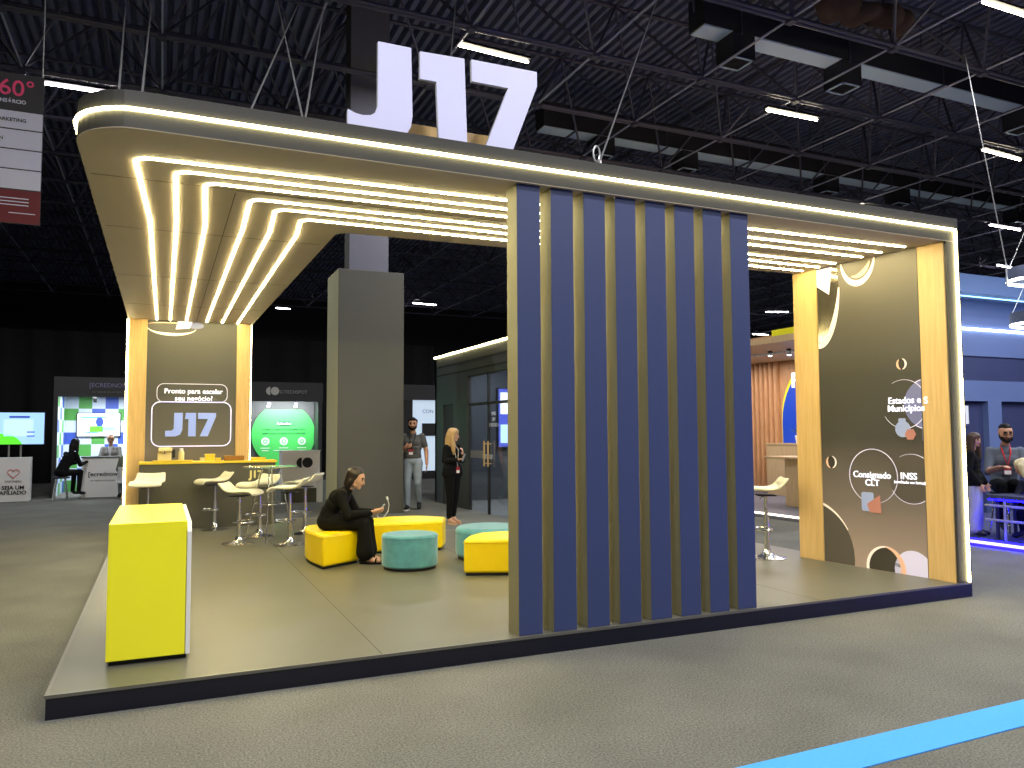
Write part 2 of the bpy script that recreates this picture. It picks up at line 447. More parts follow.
MB().pipe(el + [Vector((6.955, -0.010, 3.237))], 0.011, 8).build('led_edge_strip', M['led_edge'], can, smooth=True)
for (sf, sx_, sy_, se) in ((0.33, 0.41, 0.48, 0.33), (0.56, 0.59, 0.66, 0.58), (0.745, 0.81, 0.84, 0.79), (1.06, 1.09, 1.10, 1.11), (1.26, 1.31, 1.29, 1.31), (1.48, 1.53, 1.50, 1.52)):
    r = 0.09
    path = [(6.72 - 0.06 * sy_, se - 0.03, cz0)] + [(a, b, cz0) for a, b in arc(sf + r, sy_ + r, r, 266, 180, 7)] + [(sf + (sx_ - sf) * 0.8, 2.0, cz0), (sx_, 7.83, cz0)]
    MB().ribbon(path, 0.020, 0.007, up=Vector((0, 0, -1))).build('led_ceiling_strip', M['led'], can)
# signboard behind the letters
MB().box((1.62, 0.30, cz1), (2.62, 0.36, cz1 + 0.19)).build('letter_batten', M['wood'], can)

# the three big letters on the canopy
def big_letter(poly, name, label):
    mx = frame((0, 0.13, 0), (1, 0, 0))
    o = MB().prism(poly, 0.0, 0.03, 0, 0, 1, mx).build(name, [M['letter_side'], M['letter']])
    c = Vector((sum(p[0] for p in poly) / len(poly), 0.15, cz1))
    o.data.transform(Matrix.Translation(-c)); o.location = c
    props(o, label, 'sign letter', 'canopy top sign letters')
ZB = cz1 + 0.0005
big_letter([(1.725, 3.955), (1.945, 3.955), (1.955, 3.50), (1.945, 3.43), (1.915, 3.375), (1.875, ZB), (1.535, ZB), (1.535, 3.48),
            (1.58, 3.462), (1.63, 3.455), (1.68, 3.463), (1.71, 3.485), (1.725, 3.53)], 'letter_j', 'white letter J standing on the canopy in front of the pillar')
big_letter([(2.005, 3.945), (2.315, 3.955), (2.335, ZB), (2.135, ZB), (2.118, 3.76), (2.005, 3.76)], 'numeral_one', 'white numeral 1 standing on the canopy, middle of the sign')
big_letter([(2.365, 3.96), (2.855, 3.965), (2.855, 3.86), (2.655, ZB), (2.455, ZB), (2.635, 3.81), (2.368, 3.81)], 'numeral_seven', 'white numeral 7 standing on the canopy, right end of the sign')

# eight navy slats
ORD = ['first', 'second', 'third', 'fourth', 'fifth', 'sixth', 'seventh', 'eighth']
for k in range(8):
    x0 = 2.663 + 0.2568 * k; x1 = x0 + 0.174
    o = MB().box((-0.087, -0.085, 0), (0.087, 0.085, cz0 - T0 - 0.001))
    o.m[2] = 1
    o = o.build('vertical_slat', [M['slat_side'], M['slat_blue']], bevel=0.002, bseg=1)
    o.location = ((x0 + x1) / 2, 0.115, T0 + 0.0005)
    props(o, 'navy faced vertical slat under the canopy, %s from the left%s' % (ORD[k], ', beside the seating' if k == 0 else ', at the right end' if k == 7 else ''), 'slat', 'navy slats of the screen')

# wood columns
def column(a, b, label, boards):
    t = thing('wood_column', label, 'column', ((a[0] + b[0]) / 2, (a[1] + b[1]) / 2, T0), group='oak columns carrying the canopy')
    MB().box((a[0], a[1], T0 + 0.0005), (b[0], b[1], cz0 - 0.001)).build('column_casing', M['wood'], t, bevel=0.004)
    for nm, mm, shp in boards: shp.build(nm, mm, t, smooth=False)
    return t
GX0 = 6.835
SK = Matrix.Translation((GX0, 0, 0)) @ Matrix.Rotation(math.atan(0.09), 4, 'Z') @ Matrix.Translation((-GX0, 0, 0))   # the right wall stands a few degrees askew
SKZ = math.atan(0.09)
def askew(o, p):
    """turn a finished thing about the front corner into the plane of the right wall"""
    o.matrix_basis = SK @ Matrix.LocRotScale(o.location, o.rotation_euler, o.scale)
    return o
YR0, YR1 = (6.835, 1.389, 1.767)[1], (6.835, 1.690, 1.779)[1]
askew(column((GX0, 0.025), (6.985, 0.275), 'oak column at the front right corner with vertical LED strip', []), 0)
t = thing('corner_post', 'dark grey front post at the right end with a vertical LED line', 'post', (6.95, 0.01, T0))
MB().box((GX0 + 0.005, -0.001, T0 + 0.0005), (7.0, 0.022, cz0 - 0.001)).build('post_board', M['fascia'], t)
MB().pipe([(6.955, -0.010, 3.236), (6.955, -0.010, T0 + 0.01)], 0.011, 8).build('led_edge_strip', M['led_edge'], t)
askew(column((GX0 - 0.012, YR0), (GX0 + 0.2, YR1), 'oak column at the rear end of the graphic wall, beside the white stool', []), 0)
column((0.045, 7.85), (0.285, 7.98), 'oak column left of the wall lettered J17 with LED on its outer edge',
       [('led_edge_strip', M['led_edge'], MB().pipe([(0.03, 7.852, 3.12), (0.03, 7.852, T0 + 0.01)], 0.012, 8))])
column((1.53, 7.85), (1.735, 7.98), 'oak column right of the wall lettered J17, behind the bar counter',
       [('led_edge_strip', M['led_side'], MB().pipe([(1.741, 7.90, 3.12), (1.741, 7.90, T0 + 0.01)], 0.005, 8))])

# right-hand graphic wall (faces -X), between the two oak columns
M['print_r'] = gradient_print('graphic_print_lit_top', [(0.0, S(172, 152, 142)), (0.20, S(116, 106, 100)), (0.42, S(60, 58, 54)), (0.62, S(55, 54, 49)), (0.84, S(78, 74, 67)), (1.0, S(106, 98, 87))], 2, 0.0, 3.0, 0.4, 0.05)  # peach foot is print; the paler top paints in light from the LED strips
gw = thing('graphic_wall', 'dark display wall with printed bubbles listing loan types at right', 'display wall', (6.84, 0.8, T0))
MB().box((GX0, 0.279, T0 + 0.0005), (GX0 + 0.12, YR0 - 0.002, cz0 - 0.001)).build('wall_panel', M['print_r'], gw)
CL = (0.281, T0 + 0.004, YR0 - 0.004, cz0 - 0.004)
def wall_poly(poly, name, m, d=0.002):
    """flat print on the wall; poly in (Y, Z)"""
    q = clip(poly, *CL)
    if len(q) < 3: return
    mx = Matrix(((0, 0, -1, GX0), (1, 0, 0, 0), (0, 1, 0, 0), (0, 0, 0, 1)))
    MB().prism(q, 0.0003, d, mx=mx).build(name, m, gw)
def circ(y, z, r, n=40, e=1.0): return [(y + r * e * math.cos(2 * PI * k / n), z + r * math.sin(2 * PI * k / n)) for k in range(n)]
def wall_ring(y, z, r, w, name, m, a0=0, a1=360, n=40, e=1.0, d=0.004, taper=True):
    """a bubble outline, thicker in the middle of its sweep"""
    for k in range(1):
        outer, inner = [], []
        for i in range(n + 1):
            t = i / n; a = math.radians(a0 + (a1 - a0) * t)
            ww = w * (math.sin(PI * t) * 0.8 + 0.2 if taper else 1)
            outer.append((y + r * e * math.cos(a), z + r * math.sin(a))); inner.append((y + (r * e - ww) * math.cos(a), z + (r - ww) * math.sin(a)))
    mx = Matrix(((0, 0, -1, GX0), (1, 0, 0, 0), (0, 1, 0, 0), (0, 0, 0, 1)))
    b = MB()
    for i in range(n):
        q = clip([outer[i], outer[i + 1], inner[i + 1], inner[i]], *CL)
        if len(q) >= 3: b.prism(q, 0.0003, d, mx=mx)
    if b.v: b.build(name, m, gw)
M['bub_dark'] = mat('bubble_dark', S(66, 62, 57), 0.2)
M['bub_tan'] = mat('bubble_tan', S(88, 83, 78), 0.3)
M['bub_lav'] = mat('bubble_lavender', S(205, 200, 226), 0.4, emit=S(205, 200, 226), strength=0.25)
M['bub_blue'] = mat('bubble_slate', S(112, 116, 158), 0.3, emit=S(112, 116, 158), strength=0.12)
M['bub_rim'] = mat('bubble_rim', S(236, 224, 214), 0.3, emit=S(236, 224, 214), strength=0.25)
M['bub_peach'] = mat('bubble_peach', S(232, 186, 158), 0.4, emit=S(232, 186, 158), strength=0.15)
M['ic_blue'] = mat('icon_blue', S(150, 164, 204), 0.3, emit=S(150, 164, 204), strength=0.15)
M['ic_orange'] = mat('icon_orange', S(186, 128, 116), 0.3, emit=S(186, 128, 116), strength=0.06)
def wy(p): return (p[1], p[2])
def wall_text(body, p, size, bold=0.0):
    lettering(body, (GX0 - 0.005, p[1], p[2]), size, M['white_glow'], gw, 'lettering', bold, 0.004, face=LEFTW)
# 'S' bubble half hidden by the column
c = wy((6.835, 0.307, 1.689))
wall_poly(circ(c[0] - 0.08, c[1], 0.225), 'bubble_fill', M['bub_blue'], 0.0015)
wall_ring(c[0] - 0.08, c[1], 0.23, 0.007, 'bubble_outline', M['lav_glow'], 60, 300, taper=False)
c = wy((6.835, 0.454, 1.694)); c1 = c
wall_ring(c[0], c[1], 0.228, 0.007, 'bubble_outline', M['lav_glow'], 60, 330)
wall_text('Estados e', (6.835, 0.448, 1.726), 0.086, 0.0008)
wall_text('Municípios', (6.835, 0.436, 1.652), 0.086, 0.0008)
wall_text('S', (6.835, 0.238, 1.718), 0.086, 0.0008)
c = wy((6.835, 0.803, 1.013))
wall_ring(c[0], c[1], 0.262, 0.007, 'bubble_outline', M['lav_glow'], -100, 270)
wall_text('Consignado', (6.835, 0.814, 1.022), 0.086, 0.0008)
wall_text('CLT', (6.835, 0.811, 0.946), 0.086, 0.0008)
c = wy((6.835, 0.402, 1.004))
wall_poly(circ(c[0], c[1], 0.225), 'bubble_fill', M['bub_tan'], 0.0012)
wall_ring(c[0], c[1], 0.23, 0.007, 'bubble_outline', M['lav_glow'], 60, 330)
wall_text('INSS', (6.835, 0.431, 1.026), 0.086, 0.0008)
wall_text('(creditado em forma)', (6.835, 0.423, 0.971), 0.036, 0.0003)
# small pictograms hung on the bubbles
c = wy((6.835, 0.453, 1.462)); wall_poly(circ(c[0] + 0.02, c[1], 0.075), 'pictogram_bag', M['ic_blue'], 0.006)
wall_poly(rrect(c[0] - 0.01, c[1] + 0.06, c[0] + 0.06, c[1] + 0.10, 0.012), 'pictogram_knot', M['ic_blue'], 0.006)
wall_poly(circ(c[0] - 0.055, c[1] - 0.05, 0.055, 6), 'pictogram_coin', M['ic_orange'], 0.009)
c = wy((6.835, 0.823, 0.764)); wall_poly(rrect(c[0] - 0.02, c[1] - 0.09, c[0] + 0.11, c[1] + 0.09, 0.02), 'pictogram_card', M['ic_blue'], 0.006)
wall_poly([(c[0] - 0.1, c[1] - 0.1), (c[0] + 0.02, c[1] - 0.1), (c[0] + 0.05, c[1] - 0.02), (c[0] - 0.09, c[1] + 0.07)], 'pictogram_hand', M['ic_orange'], 0.009)
c = wy((6.835, 0.231, 1.434)); wall_poly(rrect(c[0] - 0.05, c[1] - 0.1, c[0] + 0.05, c[1] + 0.09, 0.02), 'pictogram_card', M['ic_blue'], 0.006)
# free bubbles
for (cc, r) in ((wy((6.835, 0.465, 2.067)), 0.052), (wy((6.835, 1.271, 1.133)), 0.062)):
    wall_poly(circ(cc[0], cc[1], r), 'bubble_fill', M['bub_dark'], 0.0015)
    wall_ring(cc[0], cc[1], r, 0.018, 'bubble_outline', M['bub_rim'], 100, 260, 20)
    wall_ring(cc[0], cc[1], r, 0.022, 'bubble_outline', M['bub_peach'], -80, 60, 20)
c = wy((6.835, 1.471, 0.164))
wall_poly(circ(c[0] + 0.12, c[1] + 0.02, 0.56), 'bubble_fill', M['bub_tan'], 0.0015)
wall_ring(c[0] + 0.12, c[1] + 0.02, 0.57, 0.035, 'bubble_outline', M['bub_rim'], -40, 150)
c = wy((6.835, 0.697, 0.174))
wall_poly(circ(c[0], c[1] - 0.02, 0.20), 'bubble_fill', M['bub_dark'], 0.0015)
wall_ring(c[0], c[1] - 0.02, 0.205, 0.05, 'bubble_outline', M['bub_peach'], 90, 260)
wall_ring(c[0], c[1] - 0.02, 0.205, 0.03, 'bubble_outline', M['bub_rim'], -80, 110)
c = wy((6.835, 0.416, 0.161))
wall_poly(circ(c[0], c[1], 0.19), 'bubble_disc', M['bub_lav'], 0.0015)
# glossy bubble rings at the top of the wall
M['gloss'] = mat('bubble_gloss', S(150, 142, 124), 0.12, 0.85)
c = wy((6.835, 1.317, 2.757))
wall_poly(circ(c[0] + 0.05, c[1] + 0.14, 0.58, e=0.42), 'bubble_gloss', M['gloss'], 0.003)
wall_ring(c[0] + 0.05, c[1] + 0.14, 0.60, 0.07, 'bubble_outline', M['bub_rim'], 180, 310, e=0.42)
wall_poly([(c[0] - 0.12, 3.12), (c[0] + 0.08, 3.12), (c[0] + 0.12, 2.98), (c[0] - 0.08, 2.84)], 'bubble_glint', M['bub_lav'], 0.006)
c = wy((6.835, 0.901, 3.114))
wall_ring(c[0], c[1] + 0.02, 0.26, 0.06, 'bubble_outline', M['bub_rim'], 180, 360, e=0.75)
wall_ring(c[0], c[1] + 0.02, 0.18, 0.05, 'bubble_outline', M['bub_peach'], 190, 300, e=0.8)

askew(gw, 0)

# left-hand back wall with the lit lettering
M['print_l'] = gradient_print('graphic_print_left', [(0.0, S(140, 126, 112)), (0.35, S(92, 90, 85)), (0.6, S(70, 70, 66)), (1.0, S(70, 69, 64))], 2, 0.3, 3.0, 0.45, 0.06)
bw = thing('back_wall', 'grey back wall with glowing frame and J17 lettering behind the bar', 'display wall', (0.9, 7.9, T0))
YB = 7.895
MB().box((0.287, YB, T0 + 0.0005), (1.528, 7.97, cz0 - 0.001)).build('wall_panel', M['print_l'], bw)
def back_ring(x0, z0, x1, z1, r, w, m):
    a = rrect(x0, z0, x1, z1, r); b = rrect(x0 + w, z0 + w, x1 - w, z1 - w, r - w); mx = frame((0, YB - 0.001, 0), (1, 0, 0)); n = len(a)
    q = MB()
    for i in range(n):
        j = (i + 1) % n; q.prism([a[i], a[j], b[j], b[i]], 0, 0.012, mx=mx)
    q.build('light_frame', m, bw)
M['neon'] = glow('neon_white', (214, 210, 240), 0.75)
xa, _, za = (0.363, 7.895, 1.264); xb, _, zb = (1.468, 7.895, 1.932)
back_ring(xa, za, xb, zb, 0.12, 0.014, M['neon'])
xc, _, zc = (0.428, 7.895, 1.921); xd, _, zd = (1.408, 7.895, 2.198)
back_ring(xc, zb - 0.015, xd, zd, 0.10, 0.009, M['lav_glow'])
lettering('Pronto para escalar', (0.933, 7.890, 2.083), 0.102, M['white_glow'], bw, bold=0.0015)
lettering('seu negócio?', (0.937, 7.890, 1.977), 0.102, M['white_glow'], bw, bold=0.0015)
x0, _, z0 = (0.553, 7.890, 1.415); x1, _, z1 = (1.249, 7.890, 1.764)
hh = z1 - z0; ww = x1 - x0; mx = frame((0, YB - 0.002, 0), (1, 0, 0))
M['j17_blue'] = mat('lettering_periwinkle', S(134, 152, 210), 0.35, emit=S(140, 160, 222), strength=0.4)
def lp(pts): return [(x0 + u * ww, z0 + v * hh) for u, v in pts]
for pts in ([(0.17, 1), (0.34, 1), (0.335, 0.28), (0.29, 0.08), (0.2, 0.0), (0.0, 0.0), (0.0, 0.24), (0.13, 0.25), (0.165, 0.33)],
            [(0.40, 1), (0.60, 1), (0.60, 0), (0.45, 0), (0.45, 0.74), (0.38, 0.74)], [(0.64, 1), (1, 1), (1, 0.84), (0.84, 0), (0.68, 0), (0.84, 0.74), (0.64, 0.74)]):
    MB().prism(lp(pts), 0, 0.014, mx=mx).build('lettering', M['j17_blue'], bw)
# glossy printed bubbles under the canopy
def back_crescent(px, pz, rx, rz, w, a0, a1, m, name='bubble_outline'):
    q = MB(); n = 24
    for i in range(n):
        pts = []
        for t in (i / n, (i + 1) / n):
            a = math.radians(a0 + (a1 - a0) * t); k = w * (0.15 + math.sin(PI * t))
            pts.append(((px + rx * math.cos(a), pz + rz * math.sin(a)), (px + (rx - k) * math.cos(a), pz + (rz - k) * math.sin(a))))
        q.prism([pts[0][0], pts[1][0], pts[1][1], pts[0][1]], 0, 0.003, mx=mx)
    q.build(name, m, bw)
bx, _, bz = (0.615, 7.890, 3.036)
back_crescent(bx, bz, 0.34, 0.13, 0.035, 185, 350, M['bub_rim'])
back_crescent(bx, bz + 0.02, 0.34, 0.05, 0.012, 20, 170, M['bub_peach'])
bx, _, bz = (0.945, 7.890, 3.068)
MB().prism([(bx + 0.11 * math.cos(2*PI*k/24), bz + 0.045 * math.sin(2*PI*k/24)) for k in range(24)], 0, 0.004, mx=mx).build('bubble_disc', M['bub_blue'], bw)
bx, _, bz = (0.765, 7.890, 3.074)
MB().prism([(bx - 0.1, bz - 0.07), (bx + 0.09, bz - 0.05), (bx + 0.13, bz + 0.05), (bx - 0.07, bz + 0.06)], 0, 0.005, mx=mx).build('bubble_glint', M['bub_lav'], bw)

# suspension cables
def cable(p, q, label, ring=False):
    p, q = Vector(p), Vector(q)
    t = thing('suspension_cable', label, 'cable', p, group='steel cables holding the canopy')
    MB().tube(p, q, 0.007, 5).build('wire_rope', M['steel'], t)
    s = MB().tube((p.x, p.y, cz1), p, 0.012, 6)
    s.build('anchor', M['steel'], t)
    if ring:
        MB().pipe([(p.x - 0.03 + 0.028 * math.cos(a * PI / 8), p.y, p.z + 0.05 + 0.06 * math.sin(a * PI / 8)) for a in range(16)], 0.008, 6, closed=True).build('shackle', M['steel'], t)
def cab(p, q, label, ring=False):
    p = Vector(p); q = Vector(q)
    # the rope is followed down to the canopy top
    cable(p, q, label, ring)
cab((0.244, 0.250, 3.391), (-0.119, 8.116, 8.000), 'steel cable at the rounded canopy corner, left of the pair')
cab((0.366, 0.250, 3.430), (0.240, 7.959, 8.000), 'steel cable near the rounded canopy corner, right of the pair')
cab((0.966, 0.250, 3.422), (2.285, 7.067, 8.000), 'steel cable slanting up right across two others')
cab((1.284, 0.250, 3.423), (1.967, 7.206, 8.000), 'steel cable of the V pair left of the pillar, leaning left')
cab((1.300, 0.270, 3.430), (2.631, 6.916, 8.000), 'steel cable of the V pair left of the pillar, leaning right')
cab((2.336, 0.600, 3.576), (4.449, 6.124, 8.000), 'steel cable rising behind the white numeral 1')
cab((3.446, 0.250, 3.461), (7.248, 4.902, 8.000), 'long steel cable with looped shackle right of the sign', True)

# yellow reception counter at the front left
rc = thing('reception_counter', 'yellow box counter at the front left corner of the stand', 'counter', (0.465, 1.06, T0))
MB().box((0.26, 0.44, T0 + 0.0005), (0.67, 1.68, T0 + 0.03)).build('plinth', M['black'], rc)
MB().box((0.244, 0.41, T0 + 0.03), (0.662, 1.71, 0.934)).build('counter_body', M['yellow'], rc, bevel=0.004)
MB().prism([(0.405, T0 + 0.03), (1.71, T0 + 0.03), (1.71, 0.925), (0.45, 0.925), (0.405, 0.87)], 0.664, 0.688, mx=Matrix(((0, 0, 1, 0), (1, 0, 0, 0), (0, 1, 0, 0), (0, 0, 0, 1)))).build('side_panel', M['white'], rc, bevel=0.003)

# rear bar counter
bc = thing('bar_counter', 'long dark bar counter with yellow top in front of the back wall', 'counter', (1.2, 7.5, T0))
CY = 7.3
MB().box((0.235, CY, T0 + 0.0005), (2.05, 7.72, 1.03)).build('counter_body', M['counter_dark'], bc, bevel=0.004)
MB().box((0.225, CY - 0.02, 1.03), (2.07, 7.73, 1.06)).build('counter_top', M['yellow_top'], bc, bevel=0.004)
lettering('J17', (1.776, 7.298, 0.856), 0.145, mat('pale_yellow_letters', S(240, 228, 150), 0.4), bc, bold=0.006, depth=0.02)
CT = 1.0605
cm = thing('coffee_machine', 'small cream coffee machine on the bar counter', 'coffee machine', (0.55, 7.5, CT))
M['cream'] = mat('cream_plastic', S(232, 218, 160), 0.35)
MB().box((0.46, 7.42, CT), (0.64, 7.60, CT + 0.14)).build('machine_body', M['cream'], cm, bevel=0.015)
MB().box((0.47, 7.36, CT + 0.145), (0.65, 7.60, CT + 0.2)).build('brew_head', M['cream'], cm, bevel=0.012)
MB().box((0.652, 7.44, CT + 0.05), (0.69, 7.54, CT + 0.17)).build('water_tank', M['black'], cm, bevel=0.01)
MB().lathe([(0.012, 0), (0.01, 0.03)], (0.55, 7.385, CT + 0.115), 10).build('spout', M['chrome'], cm)
bt = thing('thermos_flask', 'cream thermos flask right of the coffee machine', 'flask', (0.77, 7.48, CT))
MB().lathe([(0.036, 0), (0.04, 0.01), (0.04, 0.13), (0.028, 0.15)], (0.77, 7.48, CT), 18).build('flask_body', M['cream'], bt, smooth=True)
MB().lathe([(0.027, 0), (0.027, 0.03), (0.018, 0.036)], (0.77, 7.48, CT + 0.1505), 18).build('flask_lid', M['white'], bt, smooth=True)
tr = props(MB().prism(rrect(-0.26, -0.07, 0.26, 0.07, 0.02), 0, 0.022).build('serving_tray', M['yellow_top'], bevel=0.004), 'flat yellow tray in front of the coffee machine', 'tray')
tr.location = (0.66, 7.345, CT)
def pack(name, x, y, w, d, h, m, label, cat, lidm=None):
    t = thing(name, label, cat, (x, y, CT))
    MB().box((x - w / 2, y - d / 2, CT), (x + w / 2, y + d / 2, CT + h * 0.8)).build('box_body', m, t, bevel=0.004)
    MB().box((x - w / 2 - 0.006, y - d / 2 - 0.006, CT + h * 0.8), (x + w / 2 + 0.006, y + d / 2 + 0.006, CT + h)).build('box_lid', lidm or m, t, bevel=0.004)
pack('treat_box', 1.15, 7.46, 0.13, 0.13, 0.10, M['yellow_top'], 'yellow box standing tallest among the low packs on the bar', 'box')
pack('treat_box', 1.05, 7.42, 0.06, 0.08, 0.05, M['cream'], 'small cream pack left of the tallest yellow box on the bar', 'box')
pack('treat_box', 1.26, 7.42, 0.07, 0.08, 0.045, M['yellow_top'], 'small yellow pack right of the tallest yellow box on the bar', 'box')
M['brown'] = mat('brown_card', S(150, 104, 40), 0.7, noise=0.3, nscale=25)
pack('snack_tray', 1.48, 7.45, 0.27, 0.16, 0.07, M['brown'], 'brown snack box on the bar counter, right of the yellow packs', 'box')
pack('napkin_box', 1.82, 7.47, 0.2, 0.12, 0.04, M['yellow_top'], 'flat yellow box at the right part of the bar counter', 'box')

# ================================================================== SEATING
def smooth_poly(pts, n=4):
    """closed Catmull-Rom through the points; points given twice stay corners"""
    out = []; m = len(pts)
    for i in range(m):
        p0, p1, p2, p3 = (Vector((*pts[(i + k) % m][:2], 0)) for k in (-1, 0, 1, 2))
        if (p1 - p2).length < 1e-6: continue
        for k in range(n):
            t = k / n
            v = 0.5 * ((2 * p1) + (p2 - p0) * t + (2 * p0 - 5 * p1 + 4 * p2 - p3) * t * t + (-p0 + 3 * p1 - 3 * p2 + p3) * t ** 3)
            out.append((v.x, v.y))
    return out
def ottoman(name, poly, label, m, group, h=0.335, bev=0.025):
    cx = sum(p[0] for p in poly) / len(poly); cy = sum(p[1] for p in poly) / len(poly)
    t = thing(name, label, 'ottoman', (cx, cy, T0), group=group)
    def inset(k): return [(cx + (p[0] - cx) * k, cy + (p[1] - cy) * k) for p in poly]
    MB().prism(inset(0.94), T0 + 0.0005, T0 + 0.025).build('base', M['black'], t)
    MB().prism(poly, T0 + 0.025, T0 + h).build('cushion', m, t, smooth=True, bevel=bev, bseg=4)
    pp = [(p[0], p[1], T0 + h - bev * 1.15) for p in inset(1.002)]
    MB().pipe(pp, 0.004, 6, closed=True).build('piping', m, t, smooth=True)
A = (1.965, 3.09); B = (2.385, 3.36)
ottoman('bench_ottoman', [A, A, B, B] + [(2.36, 3.72), (2.23, 4.05), (2.04, 4.13), (1.92, 3.95), (1.90, 3.6)] if False else
        smooth_poly([A, A, B, B, (2.33, 3.80), (2.33, 3.80), (2.16, 4.04), (2.02, 4.06), (1.93, 3.92), (1.90, 3.55)], 5),
        'yellow ottoman with a woman in black seated on it', M['yellow_fab'], 'yellow vinyl ottomans')
ottoman('bench_ottoman', smooth_poly([(2.60, 3.88), (2.60, 3.88), (3.05, 3.80), (3.44, 3.80), (3.44, 3.80), (3.60, 4.16), (3.60, 4.16), (3.38, 4.42), (3.05, 4.50), (2.78, 4.42), (2.62, 4.25), (2.62, 4.25)], 5),
        'long yellow bench ottoman behind the round teal pouf', M['yellow_fab'], 'yellow vinyl ottomans')
ottoman('bench_ottoman', smooth_poly([(3.09, 2.20), (3.09, 2.20), (3.60, 1.98), (3.60, 1.98), (3.90, 2.22), (3.86, 2.52), (3.70, 2.63), (3.44, 2.63), (3.44, 2.63), (3.25, 2.46)], 5),
        'yellow ottoman partly hidden by the first navy slat', M['yellow_fab'], 'yellow vinyl ottomans')
def pouf(x, y, r, label, bev):
    t = thing('round_pouf', label, 'ottoman', (x, y, T0), group='round teal velvet poufs')
    MB().lathe([(r * 0.93, 0.0005), (r * 0.93, 0.024)], (x, y, T0), 40).build('base', M['black'], t)
    MB().lathe([(r, 0.025), (r, 0.335)], (x, y, T0), 48).build('cushion', M['teal'], t, smooth=True, bevel=bev, bseg=5)
    MB().pipe([(x + (r + 0.001) * math.cos(a * PI / 24), y + (r + 0.001) * math.sin(a * PI / 24), T0 + 0.335 - bev * 1.1) for a in range(48)], 0.004, 6, closed=True).build('piping', M['teal'], t, smooth=True)
pouf(2.775, 2.87, 0.275, 'round teal velvet pouf in front of the long yellow bench', 0.022)
pouf(3.72, 3.10, 0.36, 'round teal pouf behind the yellow ottoman by the slats', 0.05)

# bar stools: one is built, the others are copies
def make_stool():
    t = thing('bar_stool', 'white bar stool', 'bar stool', group='white swivel bar stools')
    MB().lathe([(0.195, 0.0), (0.195, 0.008), (0.15, 0.016), (0.07, 0.035), (0.042, 0.06), (0.032, 0.10)], (0, 0, 0), 32).build('base', M['chrome'], t, local=True, smooth=True)
    p = MB().lathe([(0.027, 0.10), (0.027, 0.42)], (0, 0, 0), 16).build('pole', M['chrome'], t, local=True, smooth=True)
    MB().lathe([(0.018, 0.42), (0.018, 0.655)], (0, 0, 0), 14).build('gas_lift', M['chrome'], t, local=True, smooth=True)
    f = MB().pipe([(0.155 * math.cos(a), 0.06 + 0.12 * math.sin(a), 0.30) for a in [math.radians(-65 + 310 * k / 24) for k in range(25)]], 0.010, 8)
    f.tube((0.06, -0.045, 0.30), (0.0, -0.02, 0.30), 0.010).tube((-0.06, -0.045, 0.30), (0, -0.02, 0.30), 0.010)
    f.build('footrest', M['chrome'], t, local=True, smooth=True)
    MB().pipe([(0.02, 0, 0.63), (0.10, 0.02, 0.63), (0.15, 0.03, 0.60)], 0.006, 6).build('height_lever', M['chrome'], t, local=True, smooth=True)
    MB().box((-0.09, -0.09, 0.648), (0.09, 0.09, 0.66)).build('seat_plate', M['black'], t, local=True)
    prof = [(0.215, 0.655), (0.205, 0.685), (0.17, 0.703), (0.10, 0.700), (0.0, 0.692), (-0.09, 0.700), (-0.145, 0.735), (-0.185, 0.79), (-0.215, 0.82)]
    s = MB(); nx = 9; vs = []
    for (y, z) in prof:
        for k in range(nx):
            u = -1 + 2 * k / (nx - 1)
            w = 0.205 * (1 - 0.12 * max(0, -y - 0.05) / 0.16)
            vs.append((u * w, y, z + 0.012 * u * u))
    fs = [(i * nx + k, i * nx + k + 1, (i + 1) * nx + k + 1, (i + 1) * nx + k) for i in range(len(prof) - 1) for k in range(nx - 1)]
    o = s.add(vs, fs).build('seat', M['white_seat'], t, local=True, smooth='all')
    so = o.modifiers.new('thick', 'SOLIDIFY'); so.thickness = 0.032; so.offset = 1.0
    sb = o.modifiers.new('sub', 'SUBSURF'); sb.levels = sb.render_levels = 2
    return t
proto = make_stool()
IMG = math.atan2(-0.408, 0.913)      # heading that runs along the stand towards the right
first = True
for (x, y, ang, sc, lab) in ((0.36, 6.85, -100, 0.96, 'white bar stool at the left end of the bar counter, behind the yellow box counter'),
                         (1.20, 6.98, 195, 0.95, 'white bar stool before the bar counter, second from the left'),
                         (1.385, 5.38, -25, 0.88, 'white bar stool turned side-on, left of the glass table'),
                         (1.69, 5.98, 215, 0.95, 'white bar stool behind the glass table under the small letters'),
                         (1.93, 5.02, 160, 0.95, 'white bar stool right of the glass table, nearest the seated woman'),
                         (2.27, 6.0, 150, 0.95, 'white bar stool farthest right near the pillar, half hidden by another stool'),
                         (6.335, 1.80, 150, 1.0, 'white bar stool right of the navy slats, beside the oak column')):
    st = proto if first else copy_tree(proto); first = False
    st.location = (x, y, T0 + 0.0005); st.rotation_euler = (0, 0, math.radians(ang - 90)); st.scale = (1, 1, sc); st['label'] = lab

